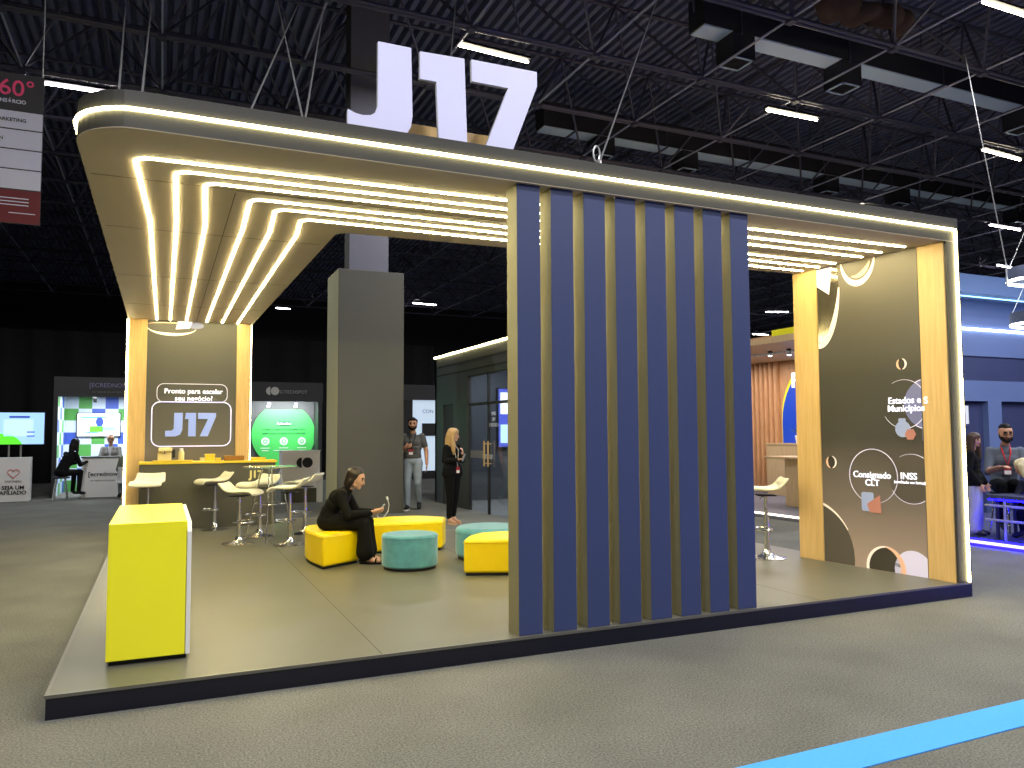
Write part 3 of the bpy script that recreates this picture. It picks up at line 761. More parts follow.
# glass bar table
gt = thing('bar_table', 'round glass bar table with splayed chrome legs amid the stools', 'bar table', (1.75, 5.55, T0))
tx, ty = 1.76, 5.50
MB().lathe([(0.325, 0.905), (0.33, 0.909), (0.33, 0.915), (0.325, 0.919)], (tx, ty, T0), 40).build('table_top', M['glass_green'], gt, smooth=True)
for k in range(4):
    a = math.radians(75 + 90 * k); ca, sa = math.cos(a), math.sin(a)
    MB().tube((tx + 0.30 * ca, ty + 0.30 * sa, T0 + 0.004), (tx + 0.10 * ca, ty + 0.10 * sa, T0 + 0.90), 0.009, 10).build('leg', M['chrome'], gt, smooth=True)
MB().pipe([(tx + 0.19 * math.cos(a * PI / 12), ty + 0.19 * math.sin(a * PI / 12), T0 + 0.46) for a in range(24)], 0.006, 6, closed=True).build('brace_ring', M['chrome'], gt, smooth=True)
MB().lathe([(0.12, 0.885), (0.12, 0.904)], (tx, ty, T0), 24).build('top_plate', M['chrome'], gt)

# ================================================================== BACKGROUND, LEFT
dr = MB(); pts = []
x = -16.0
while x < 9.5:
    pts.append((x, 22.4 + 0.10 * math.sin(x * 7.0) + 0.04 * math.sin(x * 17.0))); x += 0.14
n = len(pts)
dr.add([(p[0], p[1], 0.01) for p in pts] + [(p[0], p[1], 4.6) for p in pts], [(i, i + 1, n + i + 1, n + i) for i in range(n - 1)])
d = dr.build('backdrop_curtain', M['curtain'], smooth='all'); so = d.modifiers.new('thick', 'SOLIDIFY'); so.thickness = 0.02
props(d, 'tall black drape hanging behind the booths at left', 'curtain')

# hanging event banner, upper left
hb = thing('hanging_banner', 'hanging banner with pink logo, white rows and dark red foot', 'banner', (-1.4, 6.0, 3.95))
bx0, bx1, bz0, bz1, by = -1.95, -0.87, 3.94, 5.75, 6.0
M['banner_black'] = mat('banner_charcoal', S(46, 44, 48), 0.6)
M['banner_white'] = mat('banner_white', S(206, 206, 226), 0.6)
M['banner_red'] = mat('banner_red', S(104, 12, 20), 0.6)
M['pink'] = mat('logo_pink', S(240, 60, 120), 0.5)
MB().box((bx0, by, bz0), (bx1, by + 0.02, bz1)).build('banner_board', M['banner_black'], hb)
rows = [(5.29, 5.08), (5.065, 4.84), (4.825, 4.60), (4.585, 4.355)]
for (za_, zb_) in rows: MB().box((bx0 + 0.01, by - 0.004, zb_), (bx1 - 0.004, by, za_)).build('white_row', M['banner_white'], hb)
MB().box((bx0, by - 0.004, bz0 + 0.005), (bx1 - 0.002, by, 4.34)).build('red_foot', M['banner_red'], hb)
lettering('360°', (bx1 - 0.09, by - 0.006, 5.56), 0.27, M['pink'], hb, bold=0.002, align='RIGHT')
lettering('CONSÓRCIO', (bx1 - 0.18, by - 0.006, 5.405), 0.06, M['banner_white'], hb, bold=0.002, align='RIGHT')
lettering('MARKETING', (bx1 - 0.17, by - 0.008, 5.18), 0.06, M['banner_black'], hb, bold=0.001, align='RIGHT')
lettering('AN', (bx1 - 0.40, by - 0.008, 4.95), 0.06, M['banner_black'], hb, bold=0.001, align='RIGHT')
for k, s in enumerate((0.52, 0.55, 0.50)):
    MB().box((bx1 - 0.12 - s, by - 0.006, 4.235 - 0.04 * k), (bx1 - 0.12, by - 0.004, 4.247 - 0.04 * k)).build('small_print', M['banner_white'], hb)
MB().box((bx1 - 0.32, by - 0.006, 4.06), (bx1 - 0.05, by - 0.004, 4.07)).build('small_print', M['banner_white'], hb)
for xx in (bx0 + 0.1, bx1 - 0.02): MB().tube((xx, by + 0.01, bz1), (xx, by + 0.01, 8), 0.006, 5).build('hanging_wire', M['steel'], hb)

# television on two posts behind a white lectern box
M['screen_sky'] = mat('screen_sky', S(150, 190, 235), 0.3, emit=S(150, 190, 235), strength=0.85)
M['screen_pale'] = mat('screen_pale', S(176, 208, 240), 0.3, emit=S(176, 208, 240), strength=0.85)
M['screen_green'] = mat('screen_green', S(90, 220, 50), 0.3, emit=S(90, 220, 50), strength=0.8)
M['screen_blue'] = mat('screen_blue', S(50, 70, 160), 0.3, emit=S(50, 70, 160), strength=0.8)
M['screen_white'] = mat('screen_white', S(235, 240, 245), 0.3, emit=S(235, 240, 245), strength=0.9)
tv = thing('television', 'television on two posts showing a pale blue and green page', 'television', (-2.4, 15.9, 0))
ty_ = 15.9
vx0, vx1, vz0, vz1 = -3.05, -1.92, 1.225, 1.965
MB().box((vx0, ty_, vz0), (vx1, ty_ + 0.06, vz1)).build('screen_casing', M['black'], tv, bevel=0.008)
MB().box((vx0 + 0.015, ty_ - 0.003, vz0 + 0.015), (vx1 - 0.015, ty_ - 0.0005, vz1 - 0.015)).build('screen', M['screen_sky'], tv)
mx = frame((0, ty_ - 0.0035, 0), (1, 0, 0))
gp = clip([( -2.75 + 0.42 * math.cos(a * PI / 20), 1.12 + 0.36 * math.sin(a * PI / 20)) for a in range(40)], vx0 + 0.015, vz0 + 0.015, vx1, vz1)
MB().prism(gp, 0, 0.002, mx=mx).build('screen_green_patch', M['screen_green'], tv)
MB().prism(rrect(-2.72, 1.42, -2.15, 1.80, 0.02), 0, 0.002, mx=mx).build('screen_page', M['screen_pale'], tv)
MB().prism(rrect(-2.62, 1.83, -2.22, 1.875, 0.02), 0, 0.002, mx=mx).build('screen_heading', M['screen_blue'], tv)
for (u0, u1, vv) in ((-2.27, -2.12, 1.50), (-2.27, -2.12, 1.41)): MB().prism([(u0, vv), (u1, vv), (u1, vv + 0.025), (u0, vv + 0.025)], 0.002, 0.004, mx=mx).build('screen_line', M['screen_blue'], tv)
for xx in (-2.62, -2.39): MB().tube((xx, ty_ + 0.09, 0.004), (xx, ty_ + 0.09, 1.6), 0.022, 10).build('post', M['steel'], tv)
MB().box((-2.8, ty_ - 0.02, 0.0005), (-2.2, ty_ + 0.22, 0.02)).build('foot_plate', M['black'], tv)
lb = thing('lectern_box', 'white box counter lettered with a heart logo below the television', 'counter', (-2.6, 15.6, 0))
MB().box((-3.1, 15.35, 0.0005), (-2.13, 15.8, 0.955)).build('counter_body', M['white'], lb, bevel=0.004)
lettering('SEJA UM', (-2.42, 15.345, 0.30), 0.115, M['black'], lb, bold=0.003)
lettering('AFILIADO', (-2.42, 15.345, 0.19), 0.115, M['black'], lb, bold=0.003)
lettering('PARTNERS', (-2.42, 15.345, 0.435), 0.065, M['counter_dark'], lb)
M['heart'] = mat('heart_pink', S(214, 90, 96), 0.6)
hp = []
for k in range(24):
    a = 2 * PI * k / 24; hp.append((-2.42 + 0.0068 * 16 * math.sin(a) ** 3, 15.344, 0.615 + 0.0068 * (13 * math.cos(a) - 5 * math.cos(2 * a) - 2 * math.cos(3 * a) - math.cos(4 * a))))
MB().pipe(hp, 0.008, 6, closed=True).build('heart_logo', M['heart'], lb)

# checkered booth with its visitors
ba = thing('exhibition_booth', 'dark framed booth with green, blue and white checkered wall', 'booth', (-0.8, 17, 0))
ax0, ax1 = -1.78, 0.62; ay0, ay1 = 16.0, 18.2
MB().box((ax0, ay0, 2.33), (ax1, ay0 + 0.08, 2.79)).build('header_board', M['frame_dark'], ba)
MB().box((ax0, ay0, 0.0005), (ax0 + 0.09, ay0 + 0.08, 2.33)).build('frame_post', M['frame_dark'], ba)
MB().box((ax1 - 0.09, ay0, 0.0005), (ax1, ay0 + 0.08, 2.33)).build('frame_post', M['frame_dark'], ba)
M['chk_w'] = mat('checker_white', S(208, 222, 240), 0.5); M['chk_g'] = mat('checker_green', S(84, 160, 74), 0.5); M['chk_b'] = mat('checker_blue', S(62, 92, 190), 0.5)
ck = MB(); cs = 0.305
pat = ['wgwbwgwg', 'gwbwgwbw', 'wbwgwbwg', 'bwgwbwgw', 'wgwbwgwb', 'gwbwgwbw', 'wbwgwbwg', 'gwgwbwgw']
for r_ in range(8):
    for c_ in range(8):
        xx = ax0 + 0.02 + c_ * cs; zz = 2.42 - (r_ + 1) * cs
        ck.box((xx, ay1, max(0.0005, zz)), (xx + cs, ay1 + 0.05, zz + cs), {'w': 0, 'g': 1, 'b': 2}[pat[r_][c_]])
ck.build('checkered_wall', [M['chk_w'], M['chk_g'], M['chk_b']], ba)
sw = MB()
for r_ in range(8):
    for c_ in range(5):
        zz = 2.42 - (r_ + 1) * cs; yy = ay0 + 0.1 + c_ * 0.42
        sw.box((ax0, yy, max(0.0005, zz)), (ax0 + 0.04, yy + 0.42, zz + cs), {'w': 0, 'g': 1, 'b': 2}['wgwbwgwb'[(r_ + c_) % 8]])
sw.build('side_wall', [M['chk_w'], M['chk_g'], M['chk_b']], ba)
MB().box((ax0, ay0 + 0.08, 2.42), (ax1, ay1 + 0.05, 2.46)).build('roof_panel', M['frame_dark'], ba)
lettering('[ECREDNOW]', (-0.62, ay0 - 0.004, 2.60), 0.14, mat('logo_violet', S(118, 112, 150), 0.5), ba)
lettering('seu negócio em um único lugar', (-0.62, ay0 - 0.004, 2.45), 0.06, mat('logo_grey', S(110, 110, 104), 0.5), ba)
for xx in (-1.0, 0.02):
    s_ = MB().tube((xx, ay0 + 0.9, 2.415), (xx, ay0 + 0.9, 2.34), 0.01, 6).tube((xx, ay0 + 0.86, 2.34), (xx, ay0 + 1.0, 2.27), 0.045, 12)
    s_.build('spotlight', M['black'], ba)
tb = thing('television', 'bright wall television on the checkered wall', 'television', (-0.8, 18.1, 1.4))
mx = frame((0, 18.148, 0), (1, 0, 0))
q0x, _, q0z = (-1.494, 18.150, 1.389); q1x, _, q1z = (-0.479, 18.150, 2.008)
MB().box((q0x, 18.15, q0z), (q1x, 18.198, q1z)).build('screen_casing', M['black'], tb)
MB().box((q0x + .02, 18.147, q0z + .02), (q1x - .02, 18.1495, q1z - .02)).build('screen', M['screen_white'], tb)
mx = frame((0, 18.1465, 0), (1, 0, 0)); qw = q1x - q0x; qh = q1z - q0z
M['screen_teal'] = mat('screen_teal', S(70, 150, 160), 0.3, emit=S(70, 150, 160), strength=0.7)
for (u0, v0, u1, v1, mm) in ((0.1, 0.78, 0.68, 0.84, 'screen_teal'), (0.1, 0.15, 0.9, 0.42, 'screen_pale'), (0.3, 0.2, 0.6, 0.45, 'screen_green'), (0.2, 0.14, 0.5, 0.2, 'screen_blue'), (0.6, 0.25, 0.88, 0.42, 'screen_sky')):
    MB().prism([(q0x + u0 * qw, q0z + v0 * qh), (q0x + u1 * qw, q0z + v0 * qh), (q0x + u1 * qw, q0z + v1 * qh), (q0x + u0 * qw, q0z + v1 * qh)], 0, 0.001 if mm != 'screen_green' else 0.002, mx=mx).build('screen_block', M[mm], tb)
MB().prism([(q0x + qw * (0.52 + 0.09 * math.cos(k * PI / 8)), q0z + qh * (0.62 + 0.2 * math.sin(k * PI / 8))) for k in range(16)], 0.002, 0.004, mx=mx).build('screen_picture', M['screen_blue'], tb)
ca = thing('reception_counter', 'white counter with bracket logo in the checkered booth', 'counter', (-0.8, 16.3, 0))
MB().box((-1.16, 15.85, 0.0005), (-0.30, 16.35, 0.91)).build('counter_body', M['white'], ca, bevel=0.004)
MB().box((-1.18, 15.83, 0.91), (-0.28, 16.37, 0.935)).build('counter_top', M['frame_dark'], ca)
lettering('[ecrednow', (-0.72, 15.845, 0.53), 0.14, M['frame_dark'], ca, bold=0.002)
lettering('seu negócio em um lugar', (-0.72, 15.845, 0.39), 0.05, M['counter_dark'], ca)

# booth with the green disc
bb = thing('exhibition_booth', 'dark framed booth with a large bright green disc panel', 'booth', (4.0, 20.5, 0))
hx0, hx1, hy = 2.75, 5.08, 20.0
MB().box((hx0, hy, 2.43), (hx1, hy + 0.08, 3.02)).build('header_board', M['frame_dark'], bb)
for xx in (hx0, hx1 - 0.14): MB().box((xx, hy, 0.0005), (xx + 0.12, hy + 0.08, 2.43)).build('frame_post', M['frame_dark'], bb)
MB().box((hx0, hy + 1.0, 0.0005), (hx1, hy + 1.06, 2.95)).build('rear_panel', mat('panel_grey', S(84, 84, 84), 0.7), bb)
MB().box((hx1 - 0.1, hy + 0.1, 0.0005), (hx1 - 0.04, hy + 1.0, 2.9)).build('side_panel', M['frame_dark'], bb)
M['disc_green'] = mat('disc_green', S(70, 190, 88), 0.5, emit=S(70, 190, 88), strength=0.15)
dx, _, dz = (4.038, 20.900, 1.403); 
pg = clip([(dx + 0.98 * math.cos(2 * PI * k / 48), dz + 0.98 * math.sin(2 * PI * k / 48)) for k in range(48)], dx - 1, 0.3, dx + 1, dz + 0.80)
dmx = frame((0, hy + 0.99, 0), (1, 0, 0))
MB().prism(pg, 0, 0.04, mx=dmx).build('disc_panel', M['disc_green'], bb)
M['pill'] = mat('pill_dark_green', S(24, 84, 62), 0.5)
LY = hy + 0.94
MB().prism(rrect(dx - 0.23, dz + 0.30, dx + 0.23, dz + 0.43, 0.06), 0.045, 0.055, mx=dmx).build('pill_label', M['pill'], bb)
lettering('Aplicativo', (dx, LY - 0.012, dz + 0.365), 0.11, M['white_glow'], bb)
lettering('O MAIS COMPLETO DO MERCADO', (dx, LY - 0.004, dz + 0.17), 0.085, M['pill'], bb)
lettering('COM TUDO O QUE VOCÊ PRECISA', (dx, LY - 0.004, dz + 0.05), 0.085, M['pill'], bb)
M['disc_white'] = mat('icon_white', S(214, 236, 220), 0.5)
for k in (-1, 0, 1):
    cxk = dx + 0.56 * k
    MB().prism([(cxk + 0.125 * math.cos(2*PI*i/20), dz - 0.20 + 0.125 * math.sin(2*PI*i/20)) for i in range(20)], 0.045, 0.055, mx=dmx).build('round_icon', M['disc_white'], bb)
    MB().pipe([(cxk + 0.055 * math.cos(i*PI/6), LY - 0.012, dz - 0.20 + 0.055 * math.sin(i*PI/6)) for i in range(12)], 0.012, 5, closed=True).build('icon_symbol', M['disc_green'], bb)
    MB().box((cxk - 0.14, LY - 0.003, dz - 0.42), (cxk + 0.14, LY, dz - 0.395)).box((cxk - 0.2 * (k == 0) - 0.1, LY - 0.003, dz - 0.5), (cxk + 0.2 * (k == 0) + 0.1, LY, dz - 0.475)).build('icon_caption', M['disc_white'], bb)
lettering('C/TECHSPOT', ((3.985, 19.990, 2.752)[0] + 0.2, hy - 0.006, 2.72), 0.14, mat('logo_silver', S(150, 150, 148), 0.5), bb)
M['logo_pale'] = mat('logo_pale', S(196, 194, 184), 0.5)
fmx = frame((0, hy - 0.001, 0), (1, 0, 0)); lx, _, lz = (3.631, 20.000, 2.746)
def dot_logo(cx, cz, r, m, par, mxx):
    MB().prism([(cx + r * math.cos(2*PI*i/28), cz + r * math.sin(2*PI*i/28)) for i in range(28)], 0, 0.006, mx=mxx).build('logo_dot', m, par)
    half = arc(cx - 1.1 * r, cz, r, 90, 270, 14)
    MB().prism(half, 0, 0.006, mx=mxx).build('logo_half_dot', m, par)
dot_logo(lx, lz, 0.125, M['logo_pale'], bb, fmx)
M['spot_on'] = glow('spot_cool', (235, 245, 255), 9.0)
for px in (268, 295):
    X = (3.466, 20.300, 2.420)[0] if px == 268 else (4.275, 20.300, 2.429)[0]
    s_ = MB().tube((X, 20.3, 2.44), (X, 20.3, 2.36), 0.015, 6).tube((X + 0.05, 20.3, 2.36), (X, 20.18, 2.30), 0.05, 12)
    s_ = s_.build('spotlight', M['black'], bb)
    MB().lathe([(0.02, 0), (0.05, 0.01), (0.05, 0.035), (0.02, 0.045)], (X - 0.005, 20.15, 2.26), 14).build('spotlight_lens', M['spot_on'], s_)
cb = thing('promotion_counter', 'white promotion counter with black dot logo left of the pillar', 'counter', (3.2, 12.4, 0))
MB().box((2.80, 12.2, 0.30), (3.585, 12.6, 1.075)).build('counter_body', mat('counter_lilac_white', S(240, 234, 236), 0.5), cb, bevel=0.004)
MB().box((2.84, 12.24, 0.0005), (3.55, 12.58, 0.30)).build('plinth', M['counter_dark'], cb)
MB().box((2.79, 12.19, 1.075), (3.6, 12.61, 1.09)).build('counter_top', M['white'], cb)
MB().box((3.52, 12.15, 0.0005), (3.64, 12.195, 0.62)).build('side_leaf', M['white'], cb)
lx, _, lz = (3.327, 12.200, 0.837)
dot_logo(lx, lz, 0.108, M['black'], cb, frame((0, 12.199, 0), (1, 0, 0)))

# bright booth glimpsed beside the man
bg = thing('exhibition_booth', 'bright white panelled booth glimpsed behind the man in grey', 'booth', (8.0, 19.2, 0))
M['panel_bright'] = mat('panel_backlit', S(190, 208, 226), 0.5, emit=S(190, 208, 226), strength=0.55)
MB().box((7.4, 19.1, 2.49), (9.0, 19.25, 2.97)).build('header_board', M['frame_dark'], bg)
MB().box((7.72, 19.2, 0.25), (9.0, 19.26, 2.49)).build('lit_panel', M['panel_bright'], bg)
MB().box((7.4, 19.12, 0.0005), (7.72, 19.26, 2.49)).build('frame_post', M['black'], bg)
MB().box((7.72, 19.1, 0.0005), (9.0, 19.26, 0.25)).build('plinth', M['black'], bg)
lettering('CON', (8.248, 19.190, 2.128), 0.16, mat('logo_faded_blue', S(120, 140, 170), 0.5), bg)
MB().box((8.05, 19.12, 1.35), (8.7, 19.198, 1.75)).build('wall_monitor', M['black'], bg)

# black meeting-room booth with glass doors (its long side faces -X)
gb = thing('meeting_booth', 'black booth with LED top edge and glass doors behind the stand', 'booth', (7, 9, 0))
GXW = 5.80
rm = MB()
rm.box((GXW, 9.22, 0.0005), (GXW + 0.1, 10.02, 3.0)).box((GXW, 10.62, 0.0005), (GXW + 0.1, 11.15, 3.0))
rm.box((GXW, 10.02, 2.02), (GXW + 0.1, 10.62, 3.0)).box((GXW, 6.6, 2.53), (GXW + 0.1, 9.22, 3.0))
rm.box((GXW, 11.05, 0.0005), (8.8, 11.15, 3.0)).box((8.7, 6.6, 0.0005), (8.8, 11.05, 3.0)).box((GXW, 6.5, 0.0005), (8.8, 6.6, 3.0))
rm.build('booth_wall', M['booth_black'], gb)
MB().box((GXW, 6.5, 3.0), (8.8, 11.15, 3.05)).build('roof_panel', M['booth_black'], gb)
MB().box((GXW + 0.03, 10.03, 0.001), (GXW + 0.06, 10.61, 2.01)).build('side_door', M['frame_dark'], gb)
gr = MB()
for zz in (2.62, 2.80): gr.box((GXW - 0.004, 6.6, zz), (GXW + 0.001, 11.1, zz + 0.03))
gr.build('shadow_groove', M['black'], gb)
MB().pipe([(GXW - 0.012, 6.6, 3.035), (GXW - 0.012, 11.15, 3.035)], 0.018, 8).build('led_edge_strip', M['led_edge'], gb)
gf = MB()
for yy in (9.19, 8.25, 7.35): gf.box((GXW + 0.02, yy - 0.02, 0.0005), (GXW + 0.07, yy + 0.02, 2.53))
gf.box((GXW + 0.02, 6.6, 1.95), (GXW + 0.07, 9.21, 2.0)).box((GXW + 0.02, 6.6, 2.50), (GXW + 0.07, 9.21, 2.53))
gf.build('door_frame', M['frame_dark'], gb)
for (y0, y1, z0_, z1_) in ((8.27, 9.17, 0.02, 1.95), (7.37, 8.23, 0.02, 1.95), (8.27, 9.17, 2.0, 2.5), (7.37, 8.23, 2.0, 2.5)):
    p_ = MB().box((GXW + 0.04, y0, z0_), (GXW + 0.05, y1, z1_)).build('glass_pane', M['glass'], gb)
    if z1_ < 1.99:
        hy_ = 8.33 if y0 > 8.25 else 8.15
        MB().tube((GXW - 0.02, hy_, 0.85), (GXW - 0.02, hy_, 1.30), 0.014, 8).tube((GXW - 0.02, hy_, 0.9), (GXW + 0.04, hy_, 0.9), 0.008).tube((GXW - 0.02, hy_, 1.25), (GXW + 0.04, hy_, 1.25), 0.008).build('door_handle', M['wood'], p_)
        MB().box((GXW - 0.002, hy_ - 0.06 if hy_ < 8.25 else hy_ + 0.02, 0.98), (GXW + 0.038, (hy_ - 0.06 if hy_ < 8.25 else hy_ + 0.02) + 0.1, 1.06)).build('door_lock', M['steel'], p_)
MB().box((GXW + 0.035, 8.5, 0.98), (GXW + 0.0395, 9.15, 1.12)).build('glass_band', mat('frosted_band', S(120, 124, 134), 0.6), gb)
for k, (w_, zz) in enumerate((('MAIS', 1.78), ('SIM', 1.68), ('E SEGURO', 1.58))):
    lettering(w_, (GXW + 0.036, 8.02, zz), 0.09, mat('vinyl_pale', S(200, 204, 214), 0.5), gb, face=LEFTW)
md = thing('wall_monitor', 'glowing blue and white screen inside the black glass booth', 'screen', (7.87, 11.0, 1.2))
msx, msy, msz = 8.69, 0, 0
MB().box((7.18, 10.97, 1.12), (8.3, 11.045, 2.42)).build('screen_casing', M['black'], md)
M['scr_violet'] = mat('screen_violet', S(70, 80, 170), 0.3, emit=S(70, 80, 170), strength=0.8)
MB().box((7.20, 10.966, 1.14), (8.28, 10.9695, 2.4)).build('screen', M['scr_violet'], md)
MB().box((7.24, 10.962, 1.85), (8.1, 10.9655, 2.32)).build('screen_picture', M['screen_white'], md)
MB().box((7.24, 10.962, 1.22), (7.9, 10.9655, 1.62)).build('screen_picture', M['screen_pale'], md)

# ================================================================== BACKGROUND, RIGHT
pb_ = thing('exhibition_booth', 'wood slatted booth with a blue arch lettered P, across the aisle', 'booth', (11.3, 7, 0))
MB().box((9.75, 4.35, 0.0005), (13.2, 12.0, 0.085)).build('platform', mat('platform_grey', S(96, 98, 112), 0.5), pb_)
MB().box((9.735, 4.35, 0.06), (9.75, 12.0, 0.09)).build('led_edge_strip', glow('led_neutral', (255, 244, 226), 2.5), pb_)
M['tan_wood'] = wood('tan_slat_wood', S(182, 132, 92), S(206, 156, 112), (10, 10, 1.0))
M['tan_light'] = wood('pale_desk_wood', S(196, 166, 126), S(214, 186, 146), (10, 10, 1.0))
MB().box((13.0, 4.35, 0.085), (13.1, 12.0, 3.6)).build('rear_wall', M['tan_wood'], pb_)
sl = MB(); y = 8.72
while y < 11.9:
    sl.prism(smooth_poly([(12.90, y), (12.90, y + 0.06), (13.0, y + 0.09), (13.0, y - 0.03)], 3), 0.09, 3.5); y += 0.15
sl.build('wavy_slats', M['tan_wood'], pb_, smooth=True)
MB().box((9.80, 4.35, 2.92), (9.98, 12.0, 3.03)).build('fascia_beam', M['tan_light'], pb_)
MB().box((9.84, 4.35, 3.03), (9.94, 5.46, 3.14)).build('yellow_fascia', M['yellow'], pb_)
MB().box((9.98, 4.35, 2.99), (13.1, 12.0, 3.03)).build('roof_panel', M['tan_light'], pb_)
M['arch_blue'] = mat('arch_blue', S(24, 62, 176), 0.45, emit=S(24, 62, 176), strength=0.25)
amx = Matrix(((0, 0, -1, 12.99), (1, 0, 0, 0), (0, 1, 0, 0), (0, 0, 0, 1)))
aL = 8.60; aR = 6.0; ac = (aL + aR) / 2; ar = (aL - aR) / 2
def arch(r, z0): return [(ac + r, z0)] + [(ac + r * math.cos(a * PI / 20), 1.75 + r * 1.02 * math.sin(a * PI / 20)) for a in range(21)] + [(ac - r, z0)]
MB().prism(arch(ar, 1.0), 0, 0.03, mx=amx).build('arch_border', M['yellow'], pb_)
MB().prism(arch(ar - 0.012, 1.0), 0.031, 0.05, mx=Matrix.Translation((0, -0.02, -0.10)) @ amx).build('arch_panel', M['arch_blue'], pb_)
lettering('P', (12.93, (12.930, 8.200, 2.525)[1] + 0.06, (12.930, 8.200, 2.525)[2]), 0.44, M['white_glow'], pb_, bold=0.01, depth=0.03, align='LEFT', face=LEFTW)
tk = MB().box((11.2, 4.6, 2.93), (11.24, 8.0, 2.96)).build('light_track', M['black'], pb_)
for (p_) in ((11.220, 7.020, 2.996), (11.220, 6.519, 2.966)):
    s_ = MB().tube((11.22, p_[1], 2.93), (11.22, p_[1], p_[2] + 0.05), 0.012, 6).tube((11.22, p_[1], p_[2] + 0.09), (11.22, p_[1], p_[2] - 0.09), 0.045, 12).build('spotlight', M['black'], pb_)
    MB().lathe([(0.035, -0.008), (0.038, 0)], (11.22, p_[1], p_[2] - 0.092), 12).build('spotlight_lens', M['spot_on'], s_)
dk = thing('reception_desk', 'pale wood desk with overhanging top in the slatted booth', 'desk', (11.2, 6.2, 0.085))
MB().box((10.95, 5.0, 0.0855), (11.5, 6.42, 0.94)).build('desk_body', M['tan_light'], dk, bevel=0.004)
MB().box((10.85, 4.95, 0.94), (11.55, 6.85, 0.98)).build('desk_top', M['tan_light'], dk, bevel=0.004)
MB().box((10.75, 5.0, 0.0855), (10.94, 5.72, 0.80)).build('front_step', M['tan_light'], dk, bevel=0.004)
sh = thing('back_cabinet', 'low wood cabinet below the blue arch', 'cabinet', (12.7, 7.6, 0.085))
MB().box((12.5, 6.3, 0.0855), (12.89, 8.6, 1.16)).build('cabinet_body', M['tan_light'], sh, bevel=0.004)
MB().box((12.49, 6.29, 1.16), (12.89, 8.61, 1.19)).build('cabinet_top', M['tan_light'], sh)
pp_ = (12.600, 7.792, 1.594)
pt = thing('potted_plant', 'small green potted plant below the blue arch', 'plant', (12.65, pp_[1], 1.1905))
px_, py_, pz_ = 12.65, pp_[1], 1.1905
MB().lathe([(0.06, 0), (0.085, 0.16), (0.08, 0.17)], (px_, py_, pz_), 18).build('pot', M['white'], pt, smooth=True)
lf = MB()
for k in range(46):
    a = random.uniform(0, 2 * PI); l = random.uniform(0.18, 0.34); e = random.uniform(0.6, 1.45)
    d = Vector((math.cos(a) * math.cos(e), math.sin(a) * math.cos(e), math.sin(e))); sd = d.cross(Vector((0, 0, 1))).normalized()
    b0 = Vector((px_, py_, pz_ + 0.16)); mid = b0 + d * l * 0.6 + Vector((0, 0, 0.02)); tip = b0 + d * l - Vector((0, 0, 0.06))
    up = sd.cross(d) * 0.004
    lf.add([b0 - sd * 0.008, b0 + sd * 0.008, mid + sd * 0.028, tip, mid - sd * 0.028, mid + up], [(0, 1, 2, 5), (0, 5, 4), (5, 2, 3), (5, 3, 4)])
lf.build('foliage', mat('leaf_green', S(70, 120, 60), 0.6), pt)

# the blue booth at the far right
M['bl_wall'] = mat('booth_blue_wall', S(92, 108, 150), 0.55)
M['bl_dark'] = mat('booth_navy', S(50, 56, 92), 0.55)
bz = thing('exhibition_booth', 'lavender blue booth with white light line at the right edge', 'booth', (13, 3, 0))
MB().box((9.9, -6.0, 0.0005), (18, 4.3, 0.075)).build('platform', mat('platform_navy', S(60, 62, 96), 0.5), bz)
WY = 4.0
w = MB()
w.box((9.95, WY, 0.0755), (12.42, WY + 0.1, 2.27)).box((12.42, WY, 1.93), (17.9, WY + 0.1, 2.27)).box((13.12, WY, 0.0755), (13.46, WY + 0.1, 1.93)).box((14.6, WY, 0.0755), (17.9, WY + 0.1, 1.93)).box((9.95, WY, 2.68), (17.9, WY + 0.1, 3.62))
w.build('booth_wall', M['bl_wall'], bz)
MB().box((9.95, WY + 0.03, 2.27), (17.9, WY + 0.1, 2.68)).build('dark_band', M['bl_dark'], bz)
MB().box((12.4, WY + 0.1, 0.0755), (14.62, WY + 0.14, 1.95)).build('dark_opening', M['bl_dark'], bz)
MB().box((9.95, WY - 0.45, 3.62), (17.9, WY + 0.1, 3.92)).build('top_fascia', mat('fascia_blue', S(70, 96, 140), 0.5), bz)
MB().pipe([(9.95, WY - 0.02, 3.125), (17.9, WY - 0.02, 3.125)], 0.02, 8).build('led_line', glow('led_ice', (226, 240, 255), 8.0), bz)
MB().tube((9.95, WY - 0.30, 3.60), (17.9, WY - 0.30, 3.60), 0.012, 6).build('led_line', glow('led_sky', (150, 210, 255), 2.0), bz)
MB().box((12.43, WY - 0.02, 1.55), (12.6, WY - 0.002, 1.85)).build('small_panel', M['white'], bz)
M['led_blue'] = mat('led_blue', (0.01, 0.01, 0.6), 0.4, emit=(0.0012, 0.0006, 1.0), strength=48.0)
MB().box((9.86, -6.0, 0.006), (9.8985, 2.13, 0.026)).build('led_blue_strip', M['led_blue'], bz)
MB().tube((9.872, -6.0, 0.05), (9.872, 2.12, 0.05), 0.018, 8).build('led_white_strip', glow('led_violet_white', (226, 214, 255), 1.1), bz)
MB().box((9.915, -6.0, 0.0752), (9.935, 2.13, 0.084)).build('led_blue_strip', M['led_blue'], bz)  # extra strip, added to throw blue light under the table
